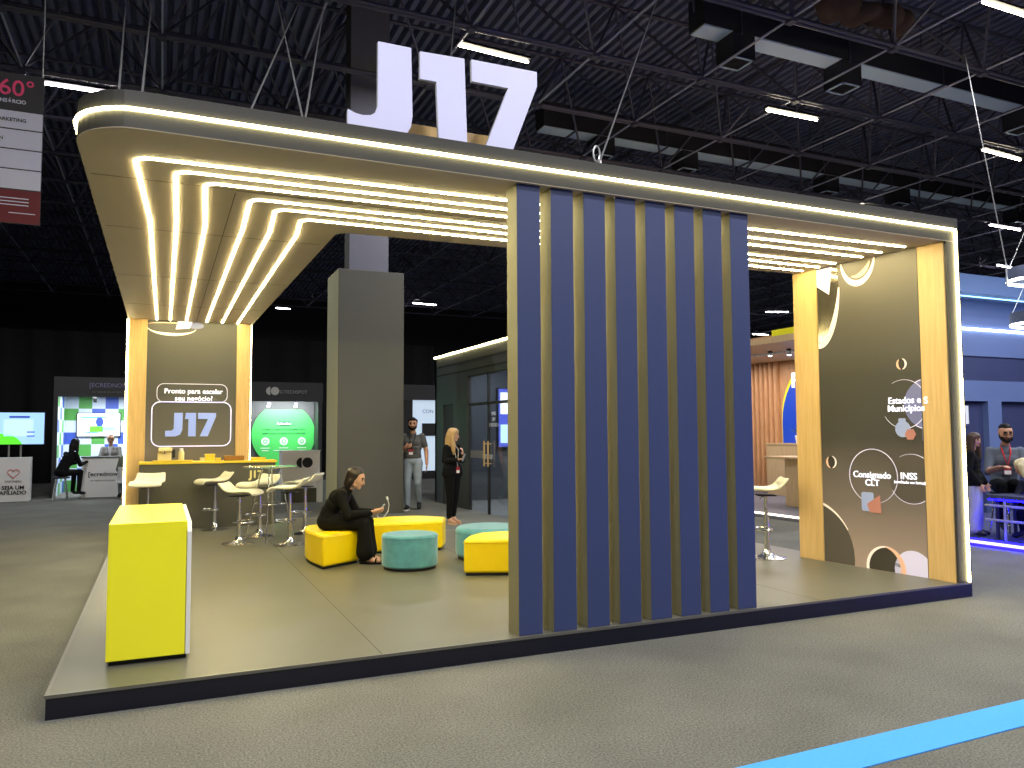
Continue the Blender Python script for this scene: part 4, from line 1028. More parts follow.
# ring lamps
def ring_lamp(p, r, label, em):
    t = thing('ring_lamp', label, 'ring lamp', p, group='hanging ring lamps')
    c = [(p[0] + r * math.cos(a * PI / 20), p[1] + r * math.sin(a * PI / 20), p[2]) for a in range(40)]
    b = MB()
    for s_, m_ in ((0, 0),):
        outer = [(q[0], q[1]) for q in c]
        inner = [(p[0] + (r - 0.05) * math.cos(a * PI / 20), p[1] + (r - 0.05) * math.sin(a * PI / 20)) for a in range(40)]
        for i in range(40):
            j = (i + 1) % 40; b.prism([outer[i], outer[j], inner[j], inner[i]], p[2], p[2] + 0.16)
    b.build('ring_body', mat('ring_grey', S(70, 74, 90), 0.5), t)
    MB().pipe([(p[0] + (r - 0.02) * math.cos(a * PI / 20), p[1] + (r - 0.02) * math.sin(a * PI / 20), p[2] - 0.012) for a in range(40)], 0.022, 8, closed=True).build('ring_light', em, t)
    h = MB()
    for a in range(3):
        h.tube((p[0] + (r - .02) * math.cos(a * 2.1 + 0.4), p[1] + (r - .02) * math.sin(a * 2.1 + 0.4), p[2] + 0.16), (p[0], p[1], min(p[2] + 1.1, 7.9)), 0.005, 4)
    h.tube((p[0], p[1], min(p[2] + 1.1, 7.9)), (p[0], p[1], 8), 0.006, 4)
    h.build('hanger_wire', M['steel'], t)
ice = glow('ring_ice', (235, 250, 255), 10.0)
ring_lamp((11.434, 2.000, 3.502), 0.42, 'ring lamp at the right edge, upper one', ice)
ring_lamp((12.086, 2.400, 2.984), 0.42, 'ring lamp at the right edge, lower one', ice)
cable((10.694, 2.000, 3.647), (13.204, 4.206, 8.000), 'steel cable slanting down to the upper ring lamp')
# low rail table
tt = thing('rail_table', 'dark low table with a metal rail frame in the blue booth', 'table', (10.4, 1.5, 0.075))
tz = 0.58
MB().box((10.12, -1.2, tz), (10.55, 2.02, tz + 0.05)).build('table_top', M['bl_dark'], tt, bevel=0.006)
f = MB()
for zz in (0.50, 0.32): f.tube((10.08, -1.2, zz), (10.08, 2.0, zz), 0.016, 8)
f.build('rail', M['steel'], tt)
MB().box((10.14, -1.2, tz - 0.02), (10.17, 2.0, tz - 0.001)).build('led_blue_strip', M['led_blue'], tt)
for yy in (1.75, 0.6, -0.6): MB().tube((10.08, yy, 0.076), (10.08, yy, 0.56), 0.016, 8).build('rail_post', M['steel'], tt)
for (xx, yy) in ((10.5, 1.9), (10.5, -1.1), (10.16, 1.9), (10.16, -1.1)): MB().tube((xx, yy, 0.0755), (xx, yy, tz), 0.022, 8).build('leg', M['black'], tt)

# ================================================================== PEOPLE
def capsule(mb, p, r, q, s, mi, seg=14):
    p, q = Vector(p), Vector(q); d = q - p
    if d.length < 1e-5: d = Vector((0, 0, 1e-4))
    L = d.length; z = d / L; x = z.orthogonal().normalized(); y = z.cross(x); prof = []
    for k in range(7):
        a = -PI / 2 + (PI / 2) * k / 6; prof.append((r * math.cos(a), r * math.sin(a)))
    for k in range(7):
        a = (PI / 2) * k / 6; prof.append((s * math.cos(a), L + s * math.sin(a)))
    vs = []; n = len(prof)
    for (rr, h) in prof:
        rr = max(rr, 1e-4)
        for k in range(seg):
            a = 2 * PI * k / seg; vs.append(p + z * h + x * (rr * math.cos(a)) + y * (rr * math.sin(a)))
    fs = [(i * seg + k, i * seg + (k + 1) % seg, (i + 1) * seg + (k + 1) % seg, (i + 1) * seg + k) for i in range(n - 1) for k in range(seg)]
    fs += [tuple(reversed(range(seg))), tuple((n - 1) * seg + k for k in range(seg))]
    mb.add(vs, fs, mi)

def melt(name, caps, mats, parent, voxel, smooth_it=3):
    """one continuous surface grown from tapered limbs; each face takes the material of the limb it lies on"""
    mb = MB()
    for (p, r, q, s, l) in caps: capsule(mb, p, r, q, s, 0)
    me = bpy.data.meshes.new('limbs'); me.from_pydata([tuple(v) for v in mb.v], [], mb.f)
    bm = bmesh.new(); bm.from_mesh(me); bmesh.ops.recalc_face_normals(bm, faces=bm.faces); bm.to_mesh(me); bm.free()
    ob = bpy.data.objects.new('limbs', me); COL.objects.link(ob)
    rm = ob.modifiers.new('r', 'REMESH'); rm.mode = 'VOXEL'; rm.voxel_size = voxel; rm.adaptivity = 0
    if smooth_it:
        s_ = ob.modifiers.new('s', 'SMOOTH'); s_.factor = 0.5; s_.iterations = smooth_it
    dg = bpy.context.evaluated_depsgraph_get(); dg.update()
    out = bpy.data.meshes.new_from_object(ob.evaluated_get(dg)); out.name = name
    bpy.data.objects.remove(ob); bpy.data.meshes.remove(me)
    labels = []
    for c in caps:
        if c[4] not in labels: labels.append(c[4])
    nF = len(out.polygons); ce = np.zeros(nF * 3); out.polygons.foreach_get('center', ce); ce = ce.reshape(-1, 3)
    best = np.full(nF, 1e9); idx = np.zeros(nF, dtype=np.int32)
    for (p, r, q, s, l) in caps:
        p_, q_ = np.array(p, float), np.array(q, float); d = q_ - p_; L2 = max(1e-9, d @ d)
        t = np.clip(((ce - p_) @ d) / L2, 0, 1)
        dist = np.linalg.norm(ce - (p_ + t[:, None] * d), axis=1) - (r + (s - r) * t)
        if l.startswith('!'): dist = dist - 0.003
        up = dist < best; best[up] = dist[up]; idx[up] = labels.index(l)
    out.materials.clear()
    for l in labels: out.materials.append(mats[l.strip('!')])
    out.polygons.foreach_set('material_index', idx)
    out.polygons.foreach_set('use_smooth', [True] * nF)
    o = bpy.data.objects.new(name, out); COL.objects.link(o); o.parent = parent
    return o

M['skin'] = mat('skin', S(206, 158, 128), 0.5)
M['skin_tan'] = mat('skin_tan', S(190, 140, 110), 0.5)
M['eye'] = mat('eye_dark', S(40, 28, 24), 0.3)
M['lip'] = mat('lip', S(172, 92, 84), 0.5)
M['hair_dark'] = mat('hair_dark', S(16, 12, 10), 0.6, noise=0.3, nscale=60, spec=0.25)
M['hair_brown'] = mat('hair_brown', S(70, 48, 34), 0.5, noise=0.3, nscale=60)
M['hair_blond'] = mat('hair_blond', S(178, 146, 96), 0.55, noise=0.25, nscale=60)
M['hair_grey'] = mat('hair_grey', S(150, 146, 140), 0.6, noise=0.25, nscale=60)
M['hair_white'] = mat('hair_pale_blond', S(222, 208, 168), 0.6, noise=0.2, nscale=60)
M['tee_grey'] = mat('tee_grey', S(84, 84, 84), 0.9, noise=0.1, nscale=20)
M['tee_slate'] = mat('tee_slate', S(96, 104, 116), 0.9)
M['jeans'] = mat('jeans_light', S(150, 160, 170), 0.9, noise=0.25, nscale=10)
M['jeans_pale'] = mat('trousers_pale', S(170, 172, 190), 0.9, noise=0.1, nscale=10)
M['suit'] = mat('suit_grey', S(112, 110, 106), 0.9)
M['shirt'] = mat('shirt_white', S(215, 215, 218), 0.8)
M['jumper'] = mat('jumper_sage', S(120, 126, 108), 0.9)
M['sneaker'] = mat('sneaker_black', S(28, 28, 30), 0.6)
M['badge_red'] = mat('badge_red', S(150, 30, 34), 0.5)
M['lanyard_red'] = mat('lanyard_red', S(200, 30, 36), 0.6)
M['phone'] = mat('phone_case', S(170, 172, 176), 0.25)

def V(*a): return Vector(a)
def head_caps(c, yaw=0.0, pitch=0.0, k=1.0, beard=None, glasses=False):
    """face towards +Y; yaw turns left, pitch<0 looks down"""
    R_ = Matrix.Rotation(yaw, 3, 'Z') @ Matrix.Rotation(pitch, 3, 'X'); c = Vector(c)
    def T(x, y, z): return c + R_ @ (Vector((x, y, z)) * k)
    L = []
    def a(p, r, q, s, l): L.append((T(*p), r * k, T(*q), s * k, l))
    a((0, -0.025, 0.030), 0.083, (0, 0.012, 0.034), 0.078, 'skin')
    a((-0.012, 0.02, 0.0), 0.066, (0.012, 0.02, 0.0), 0.066, 'skin')
    a((0, 0.035, -0.02), 0.055, (0, 0.048, -0.078), 0.034, 'skin')
    a((-0.03, 0.01, -0.055), 0.038, (0.03, 0.01, -0.055), 0.038, 'skin')
    a((0, 0.090, 0.012), 0.009, (0, 0.100, -0.026), 0.0125, 'skin')
    for s in (-1, 1):
        a((s * 0.078, -0.01, 0.012), 0.014, (s * 0.076, -0.006, -0.022), 0.011, 'skin')
        a((s * 0.031, 0.079, 0.012), 0.009, (s * 0.035, 0.078, 0.012), 0.009, '!eye')
        a((s * 0.018, 0.087, 0.034), 0.006, (s * 0.048, 0.078, 0.033), 0.005, '!hair')
    a((-0.020, 0.082, -0.052), 0.008, (0.020, 0.082, -0.052), 0.008, '!lip')
    if beard:
        a((-0.045, 0.035, -0.06), 0.034, (0.0, 0.068, -0.085), 0.034, '!hair'); a((0.045, 0.035, -0.06), 0.034, (0.0, 0.068, -0.085), 0.034, '!hair')
        a((-0.022, 0.089, -0.040), 0.008, (0.022, 0.089, -0.040), 0.008, '!hair')
        for s in (-1, 1): a((s * 0.066, 0.02, -0.05), 0.02, (s * 0.068, 0.005, 0.0), 0.014, '!hair')
    return L, T
def hand_caps(w, d, palm_n, curl=0.4, k=1.0, side=1, lab='skin'):
    """hand at wrist w pointing along d; palm_n is the direction the palm faces; side=+1 thumb on +(d x palm) side"""
    w = Vector(w); d = Vector(d).normalized(); n = (Vector(palm_n) - d * d.dot(Vector(palm_n))).normalized(); u = d.cross(n) * side
    L = []
    pc = w + d * 0.045 * k
    for t in (-0.028, -0.009, 0.010, 0.028):
        L.append((w + u * t * 0.7 * k + d * 0.01 * k, 0.015 * k, w + u * t * k + d * 0.085 * k, 0.012 * k, lab))
    for t, ln in ((0.029, 0.070), (0.010, 0.080), (-0.010, 0.074), (-0.028, 0.056)):
        p = w + u * t * k + d * 0.088 * k; ang = 0.0
        for q, fr in enumerate((0.45, 0.32, 0.23)):
            ang += curl * (0.8 if q == 0 else 1.0)
            e = p + (d * math.cos(ang) + n * math.sin(ang)) * ln * fr * k
            r0 = (0.0098 - 0.0008 * q) * k
            L.append((p, r0, e, r0 - 0.0006 * k, lab)); p = e
    p = w + u * 0.026 * k + d * 0.025 * k
    e = p + (u * 0.75 + d * 0.6 + n * 0.25).normalized() * 0.036 * k; L.append((p, 0.0125 * k, e, 0.0105 * k, lab))
    e2 = e + (u * 0.25 + d * 0.85 + n * 0.5).normalized() * 0.032 * k; L.append((e, 0.0105 * k, e2, 0.0085 * k, lab))
    return L
def torso(hips, waist, chest, neck, w, lab_t, lab_b, fat=1.0, sh=0.165):
    """hips/waist/chest/neck are points on the spine; w = side direction"""
    L = []; w = Vector(w)
    hips, waist, chest, neck = map(Vector, (hips, waist, chest, neck))
    L.append((hips - w * 0.075, 0.105 * fat, hips + w * 0.075, 0.105 * fat, lab_b))
    m = hips.lerp(waist, 0.55)
    L.append((m - w * 0.07, 0.097 * fat, m + w * 0.07, 0.097 * fat, lab_t))
    L.append((waist - w * 0.065, 0.094 * fat, waist + w * 0.065, 0.094 * fat, lab_t))
    m = waist.lerp(chest, 0.5)
    L.append((m - w * 0.075, 0.098 * fat, m + w * 0.075, 0.098 * fat, lab_t))
    L.append((chest - w * 0.085, 0.104 * fat, chest + w * 0.085, 0.104 * fat, lab_t))
    s_ = chest.lerp(neck, 0.55)
    L.append((s_ - w * sh, 0.052 * fat, s_ + w * sh, 0.052 * fat, lab_t))
    L.append((chest.lerp(neck, 0.3) - w * sh * 0.75, 0.075, chest.lerp(neck, 0.3) + w * sh * 0.75, 0.075, lab_t))
    L.append((s_, 0.075, neck, 0.055, lab_t))
    return L, s_
def limb(pts, lab): return [(pts[i][0], pts[i][1], pts[i + 1][0], pts[i + 1][1], lab) for i in range(len(pts) - 1)]
def person(label, loc, heading, scale=1.0):
    t = thing('person', label, 'person', loc)
    t.rotation_euler = (0, 0, math.atan2(-heading[0], heading[1])); t.scale = (scale,) * 3
    return t
def badge(t, c, n=(0, 1, 0), w=0.085, h=0.115):
    """event badge hung at c: dark red top, white foot"""
    mx = frame(c, Vector((0, 0, 1)).cross(Vector(n)), (0, 0, 1))
    b = MB().box((-w / 2, -h / 2, 0), (w / 2, h / 2, 0.004), 0, mx).box((-w / 2 + 0.004, -h / 2 + 0.004, 0.004), (w / 2 - 0.004, -h * 0.02, 0.005), 1, mx)
    return b.build('badge', [M['badge_red'], M['white']], t, local=True)

# --- woman in black seated on the yellow ottoman, bent over her phone
t = person('woman in black sitting bent over a phone on the yellow ottoman', (2.095, 3.525, T0 + 0.0005), (0.90, -0.43), 0.92)
C_, s_ = torso((0, 0.0, 0.465), (0, 0.035, 0.58), (0, 0.13, 0.72), (0, 0.225, 0.815), (1, 0, 0), 'top', 'pants', 1.0, 0.15)
H_, T_ = head_caps((0, 0.315, 0.925), 0.0, -0.28, 0.97)
C_ += H_
C_ += [((0, 0.20, 0.80), 0.05, (0, 0.285, 0.87), 0.047, 'skin')]
for s in (-1, 1):
    C_ += limb([((s * 0.085, 0.02, 0.455), 0.092), ((s * 0.095, 0.25, 0.452), 0.084), ((s * 0.095, 0.425, 0.44), 0.074)], 'pants')
    C_ += limb([((s * 0.095, 0.425, 0.43), 0.072), ((s * 0.09, 0.435, 0.27), 0.082), ((s * 0.088, 0.44, 0.13), 0.100)], 'pants')
    fy = 0.45 if s > 0 else 0.40
    C_ += limb([((s * 0.085, fy, 0.15), 0.038), ((s * 0.085, fy - 0.005, 0.065), 0.036), ((s * 0.085, fy + 0.07, 0.04), 0.032), ((s * 0.085, fy + 0.15, 0.030), 0.024)], 'skin')
    C_ += limb([((s * 0.155, 0.165, 0.765), 0.058), ((s * 0.195, 0.275, 0.545), 0.050)], 'top')
    C_ += limb([((s * 0.195, 0.275, 0.545), 0.048), ((s * 0.075, 0.485, 0.555), 0.036)], 'top')
    wv = Vector((s * 0.070, 0.495, 0.556))
    C_ += hand_caps(wv, (-s * 0.25, 0.9, 0.15), (-s * 0.7, -0.1, 0.7), 0.35, 0.98, -s)
M['hair_chestnut'] = mat('hair_chestnut', S(34, 23, 16), 0.5, noise=0.5, nscale=40)
mats = {'skin': M['skin'], 'top': M['black_soft'], 'pants': M['black_soft'], 'eye': M['eye'], 'lip': M['lip'], 'hair': M['hair_chestnut']}
melt('body', C_, mats, t, 0.0075)
hc = [(T_(0, -0.045, 0.052), 0.082, T_(0, -0.008, 0.066), 0.076, 'hair'), (T_(0, -0.06, 0.0), 0.074, T_(0, -0.08, -0.07), 0.052, 'hair')]
for s in (-1, 1): hc += [(T_(s * 0.05, -0.01, 0.05), 0.046, T_(s * 0.068, -0.025, -0.03), 0.028, 'hair'), (T_(s * 0.064, -0.035, -0.03), 0.034, T_(s * 0.055, -0.045, -0.10), 0.022, 'hair')]
hc += [(T_(0, -0.08, -0.06), 0.045, T_(0, -0.085, -0.12), 0.026, 'hair')]
melt('hair', hc, mats, t, 0.010, 4)
for s in (-1, 1):
    fy = 0.45 if s > 0 else 0.40
    b = MB().prism([(s * 0.085 + x_, fy + y_) for x_, y_ in smooth_poly([(-0.034, -0.05), (0.034, -0.05), (0.04, 0.1), (0.02, 0.185), (-0.02, 0.185), (-0.04, 0.1)], 4)], 0.0006, 0.014)
    b.pipe([(s * 0.085 - 0.04, fy + 0.11, 0.012), (s * 0.085 - 0.03, fy + 0.115, 0.055), (s * 0.085 + 0.03, fy + 0.115, 0.055), (s * 0.085 + 0.04, fy + 0.11, 0.012)], 0.009, 8)
    b.pipe([(s * 0.085 + 0.041 * math.cos(a * PI / 8), fy - 0.005 + 0.041 * math.sin(a * PI / 8), 0.085) for a in range(16)], 0.007, 6, closed=True)
    b.build('sandal', M['black_soft'], t, local=True)
ph = thing('mobile_phone', 'pale mobile phone held by the seated woman, with a thin cable', 'phone', root_matrix(t) @ Vector((0, 0.60, 0.60)))
mxp = root_matrix(t) @ frame((0, 0.595, 0.585), (1, 0, 0), (0, 0.55, 0.8))
MB().prism(rrect(-0.036, -0.075, 0.036, 0.075, 0.01), -0.004, 0.005, mx=mxp).build('phone_body', M['phone'], ph)
MB().prism(rrect(-0.032, -0.07, 0.032, 0.07, 0.008), 0.0052, 0.006, mx=mxp).build('phone_screen', M['screen_sky'], ph)
p0 = mxp @ Vector((0, -0.075, 0)); hd = Vector((0.9, -0.43, 0))
pc = [p0, p0 + hd * 0.02 + Vector((0, 0, -0.03)), p0 + hd * 0.07 + Vector((0, 0, -0.02)), p0 + hd * 0.115 + Vector((0, 0, 0.04)), p0 + hd * 0.125 + Vector((0, 0, 0.11)), p0 + hd * 0.11 + Vector((0, 0, 0.16))]
MB().pipe(pc, 0.004, 6).build('charging_cable', M['white'], ph, smooth=True)
MB().tube(pc[-1], pc[-1] + Vector((-0.01, 0.0, 0.03)), 0.011, 8).build('cable_plug', M['white'], ph)

# --- man in grey T-shirt walking beside the pillar
def stand(lab_t, lab_b, sh=0.165, fat=1.0): return torso((0, 0, 0.93), (0, 0.005, 1.10), (0, 0.0, 1.28), (0, -0.005, 1.475), (1, 0, 0), lab_t, lab_b, fat, sh)
t = person('man in grey T-shirt and light jeans walking beside the grey pillar', (4.85, 9.62, 0.0005), (-0.42, -0.91), 0.985)
C_, s_ = stand('top', 'pants')
H_, T_ = head_caps((0, 0.035, 1.635), 0.1, -0.05, 1.0, True); C_ += H_
C_ += [((0, 0, 1.45), 0.054, (0, 0.012, 1.56), 0.052, 'skin')]
C_ += limb([((0.09, 0.0, 0.90), 0.105), ((0.10, 0.06, 0.50), 0.072), ((0.10, 0.03, 0.10), 0.056)], 'pants')
C_ += limb([((-0.09, 0.0, 0.90), 0.105), ((-0.10, 0.05, 0.52), 0.072), ((-0.10, -0.16, 0.17), 0.054)], 'pants')
C_ += limb([((0.10, 0.015, 0.075), 0.045), ((0.105, 0.11, 0.052), 0.044), ((0.11, 0.185, 0.042), 0.036)], 'shoe')
C_ += limb([((-0.10, -0.18, 0.13), 0.044), ((-0.105, -0.11, 0.075), 0.044), ((-0.11, -0.05, 0.045), 0.036)], 'shoe')
C_ += limb([((0.175, 0, 1.405), 0.064), ((0.205, -0.02, 1.23), 0.060)], 'top') + limb([((0.205, -0.015, 1.24), 0.046), ((0.215, -0.02, 1.12), 0.045), ((0.12, 0.17, 1.20), 0.032)], 'skin')
C_ += limb([((-0.175, 0, 1.405), 0.064), ((-0.225, -0.02, 1.23), 0.060)], 'top') + limb([((-0.225, -0.015, 1.24), 0.046), ((-0.255, -0.02, 1.12), 0.044), ((-0.275, 0.06, 0.88), 0.031)], 'skin')
C_ += hand_caps((0.12, 0.17, 1.20), (-0.8, 0.4, 0.25), (-0.3, -0.8, 0.2), 0.7, 1.0, 1)
C_ += hand_caps((-0.275, 0.062, 0.875), (-0.05, 0.15, -1), (1, 0.1, 0), 0.35, 1.0, 1)
mats = {'skin': M['skin_tan'], 'top': M['tee_grey'], 'pants': M['jeans'], 'shoe': M['sneaker'], 'eye': M['eye'], 'lip': M['lip'], 'hair': M['hair_dark']}
melt('body', C_, mats, t, 0.0085)
hc = [(T_(0, -0.035, 0.062), 0.078, T_(0, 0.015, 0.078), 0.066, 'hair'), (T_(0, -0.055, 0.02), 0.072, T_(0, -0.07, -0.02), 0.05, 'hair'), (T_(-0.03, 0.05, 0.098), 0.026, T_(0.03, 0.05, 0.098), 0.026, 'hair')]
for s in (-1, 1): hc += [(T_(s * 0.055, -0.02, 0.06), 0.045, T_(s * 0.068, -0.02, 0.02), 0.025, 'hair')]
melt('hair', hc, mats, t, 0.011, 3)
MB().pipe([(-0.06, -0.01, 1.475), (-0.055, 0.10, 1.40), (0.0, 0.13, 1.20), (0.012, 0.13, 1.17), (0.055, 0.10, 1.40), (0.06, -0.01, 1.475)], 0.007, 6).build('lanyard', M['black_soft'], t, local=True)
badge(t, (0.02, 0.135, 1.11))
for (sx, sy, sz) in ((0.105, 0.075, 0.0115), ):
    MB().prism([(sx + x_, sy + y_) for x_, y_ in smooth_poly([(-0.045, -0.11), (0.045, -0.11), (0.052, 0.06), (0.025, 0.145), (-0.02, 0.145), (-0.048, 0.06)], 4)], 0.0006, 0.026).build('shoe_sole', M['white'], t, local=True)

# --- blond woman in black, hands raised to her phone
t = person('blond woman in black suit with badge looking right, behind the stand', (4.765, 7.18, 0.0005), (0.42, -0.9), 0.865)
C_, s_ = stand('top', 'pants', 0.15, 0.92)
H_, T_ = head_caps((0.0, 0.035, 1.625), 0.75, -0.08, 0.97); C_ += H_
C_ += [((0, 0, 1.45), 0.047, (0, 0.012, 1.56), 0.045, 'skin')]
C_ += [((-0.09, 0, 1.0), 0.115, (0.09, 0, 1.0), 0.115, 'top'), ((-0.10, 0.0, 0.93), 0.12, (0.10, 0, 0.93), 0.12, 'top')]
C_ += limb([((0.08, 0.0, 0.90), 0.105), ((0.085, 0.03, 0.50), 0.072), ((0.085, 0.0, 0.14), 0.050)], 'pants')
C_ += limb([((-0.08, 0.0, 0.90), 0.105), ((-0.075, -0.01, 0.50), 0.072), ((-0.075, -0.05, 0.16), 0.050)], 'pants')
for s, dy in ((1, 0.0), (-1, -0.05)):
    C_ += limb([((s * 0.08, dy, 0.15), 0.036), ((s * 0.08, dy + 0.005, 0.095), 0.034), ((s * 0.082, dy + 0.08, 0.05), 0.032), ((s * 0.085, dy + 0.155, 0.034), 0.026)], 'skin')
C_ += limb([((0.16, 0, 1.40), 0.060), ((0.215, 0.02, 1.16), 0.054), ((0.09, 0.20, 1.18), 0.042)], 'top')
C_ += limb([((-0.16, 0, 1.40), 0.060), ((-0.20, 0.06, 1.16), 0.054), ((-0.06, 0.21, 1.26), 0.042)], 'top')
C_ += hand_caps((0.085, 0.21, 1.18), (-0.8, 0.5, 0.15), (0, -0.3, 1), 0.5, 0.95, -1)
C_ += hand_caps((-0.055, 0.215, 1.27), (0.3, 0.25, 0.9), (0.6, -0.7, 0), 0.45, 0.95, 1)
mats = {'skin': M['skin'], 'top': M['black_soft'], 'pants': M['black_soft'], 'shoe': M['sneaker'], 'eye': M['eye'], 'lip': M['lip'], 'hair': M['hair_blond']}
melt('body', C_, mats, t, 0.0085)
hc = [(T_(0, -0.04, 0.055), 0.088, T_(0, 0.012, 0.062), 0.080, 'hair'), (T_(0, -0.065, 0.0), 0.085, T_(0, -0.085, -0.10), 0.075, 'hair'), (T_(0, -0.085, -0.10), 0.075, T_(0.01, -0.09, -0.30), 0.055, 'hair')]
for s in (-1, 1): hc += [(T_(s * 0.05, 0.01, 0.05), 0.056, T_(s * 0.078, 0.0, -0.04), 0.034, 'hair'), (T_(s * 0.078, -0.02, -0.04), 0.042, T_(s * 0.09, 0.01, -0.20), 0.042, 'hair'), (T_(s * 0.095, 0.01, -0.20), 0.05, T_(s * 0.085, 0.03, -0.34), 0.03, 'hair')]
melt('hair', hc, mats, t, 0.011, 3)
MB().pipe([(-0.055, -0.01, 1.47), (-0.05, 0.11, 1.36), (-0.005, 0.135, 1.05), (0.05, 0.11, 1.36), (0.055, -0.01, 1.47)], 0.006, 6).build('lanyard', M['white'], t, local=True)
badge(t, (0.0, 0.145, 0.99))
for s, dy in ((1, 0.0), (-1, -0.05)):
    b = MB().prism([(s * 0.083 + x_, dy + 0.07 + y_) for x_, y_ in smooth_poly([(-0.03, -0.1), (0.03, -0.1), (0.038, 0.06), (0.015, 0.12), (-0.015, 0.12), (-0.038, 0.06)], 4)], 0.0006, 0.016)
    b.tube((s * 0.08, dy - 0.02, 0.07), (s * 0.08, dy - 0.025, 0.0006), 0.018, 8, r2=0.009)
    b.build('heeled_shoe', mat('shoe_nude', S(206, 170, 140), 0.4), t, local=True)
mxp = root_matrix(t) @ frame((0.02, 0.315, 1.22), (0.9, 0.4, 0), (0, 0.4, 0.8))
ph = thing('mobile_phone', 'dark mobile phone in the hands of the blond woman', 'phone', mxp.translation)
MB().prism(rrect(-0.036, -0.075, 0.036, 0.075, 0.01), -0.004, 0.005, mx=mxp).build('phone_body', M['phone'], ph)
MB().prism(rrect(-0.032, -0.07, 0.032, 0.07, 0.008), 0.0052, 0.006, mx=mxp).build('phone_screen', M['black'], ph)

# --- seated figure template for the small background people
def seated(label, loc, heading, mats, hair, sc=1.0, seat=0.5, lean=0.1, yaw=0.0, pitch=0.0, beard=None, arms='table', voxel=0.012, short=False, feet=None):
    t = person(label, loc, heading, sc)
    h = seat + 0.09
    C_, s_ = torso((0, 0, h), (0, lean * 0.4, h + 0.17), (0, lean, h + 0.34), (0, lean * 1.4, h + 0.53), (1, 0, 0), 'top', 'pants', 1.03, 0.165)
    nk = Vector((0, lean * 1.4, h + 0.53))
    hcn = nk + Vector((0, 0.045 + lean * 0.2, 0.155))
    H_, T_ = head_caps(hcn, yaw, pitch, 1.0, beard); C_ += H_
    C_ += [(nk, 0.05, hcn + Vector((0, -0.015, -0.07)), 0.05, 'skin')]
    fz = 0.03
    for s in (-1, 1):
        C_ += limb([((s * 0.09, 0.02, h - 0.01), 0.095), ((s * 0.11, 0.43, h), 0.068)], 'pants')
        C_ += limb([((s * 0.11, 0.43, h), 0.066), ((s * 0.11, 0.40, max(0.13, h - 0.44)), 0.05)], 'pants')
        z0 = max(0.0, h - 0.44 - 0.13)
        C_ += limb([((s * 0.11, 0.39, z0 + 0.10), 0.042), ((s * 0.11, 0.45, z0 + 0.055), 0.042), ((s * 0.115, 0.55, z0 + 0.04), 0.034)], 'shoe')
        sp = Vector((s * 0.175, lean * 1.2, h + 0.45))
        if arms == 'table': e = sp + Vector((s * 0.05, 0.10, -0.27)); w = e + Vector((-s * 0.10, 0.24, 0.06))
        else: e = sp + Vector((s * 0.05, -0.02, -0.29)); w = e + Vector((-s * 0.06, 0.24, -0.02))
        C_ += limb([(sp, 0.062), (e, 0.054)], 'top')
        if short: C_ += limb([(e, 0.046), (w, 0.033)], 'skin')
        else: C_ += limb([(e, 0.050), (w, 0.040)], 'top')
        C_ += hand_caps(w + (w - e).normalized() * 0.012, (w - e), (0, 0, -1) if arms == 'table' else (-s, 0, 0), 0.35, 1.05, s if arms == 'table' else s)
    melt('body', C_, mats, t, voxel)
    hc = [(T_(0, -0.035, 0.06), 0.088, T_(0, 0.015, 0.068), 0.078, 'hair'), (T_(0, -0.06, 0.01), 0.08, T_(0, -0.075, -0.04), 0.06, 'hair')]
    if hair == 'long':
        hc += [(T_(0, -0.08, -0.05), 0.08, T_(0, -0.10, -0.28), 0.05, 'hair')]
        for s in (-1, 1): hc += [(T_(s * 0.055, 0.0, 0.04), 0.05, T_(s * 0.085, 0.0, -0.18), 0.036, 'hair')]
    if hair == 'full':
        hc += [(T_(0, -0.05, 0.03), 0.105, T_(0, -0.08, -0.10), 0.08, 'hair')]
        for s in (-1, 1): hc += [(T_(s * 0.07, -0.03, 0.02), 0.06, T_(s * 0.08, -0.03, -0.12), 0.045, 'hair')]
    if hair == 'short': hc = [(T_(0, -0.035, 0.064), 0.077, T_(0, 0.008, 0.078), 0.063, 'hair'), (T_(0, -0.055, 0.02), 0.074, T_(0, -0.065, -0.02), 0.052, 'hair')]
    if hair == 'thin': hc = [(T_(0, -0.05, 0.045), 0.074, T_(0, -0.06, -0.01), 0.058, 'hair'), (T_(0, -0.03, 0.085), 0.060, T_(0, 0.02, 0.085), 0.052, 'hair')]
    melt('hair', hc, mats, t, 0.013, 3)
    return t, T_, h
def stool_under(x, y, h, base, label, kind='round'):
    s_ = thing('stool', label, 'stool', (x, y, base))
    MB().lathe([(0.17, h - 0.03), (0.18, h - 0.02), (0.18, h - 0.006), (0.17, h - 0.001)], (x, y, base), 24).build('seat', M['black'] if kind == 'round' else M['white'], s_)
    for k in range(4):
        a = PI / 4 + k * PI / 2
        MB().tube((x + 0.19 * math.cos(a), y + 0.19 * math.sin(a), base + 0.001), (x + 0.12 * math.cos(a), y + 0.12 * math.sin(a), base + h - 0.03), 0.014, 8).build('leg', M['chrome'], s_)
base_m = {'eye': M['eye'], 'lip': M['lip'], 'shoe': M['sneaker']}
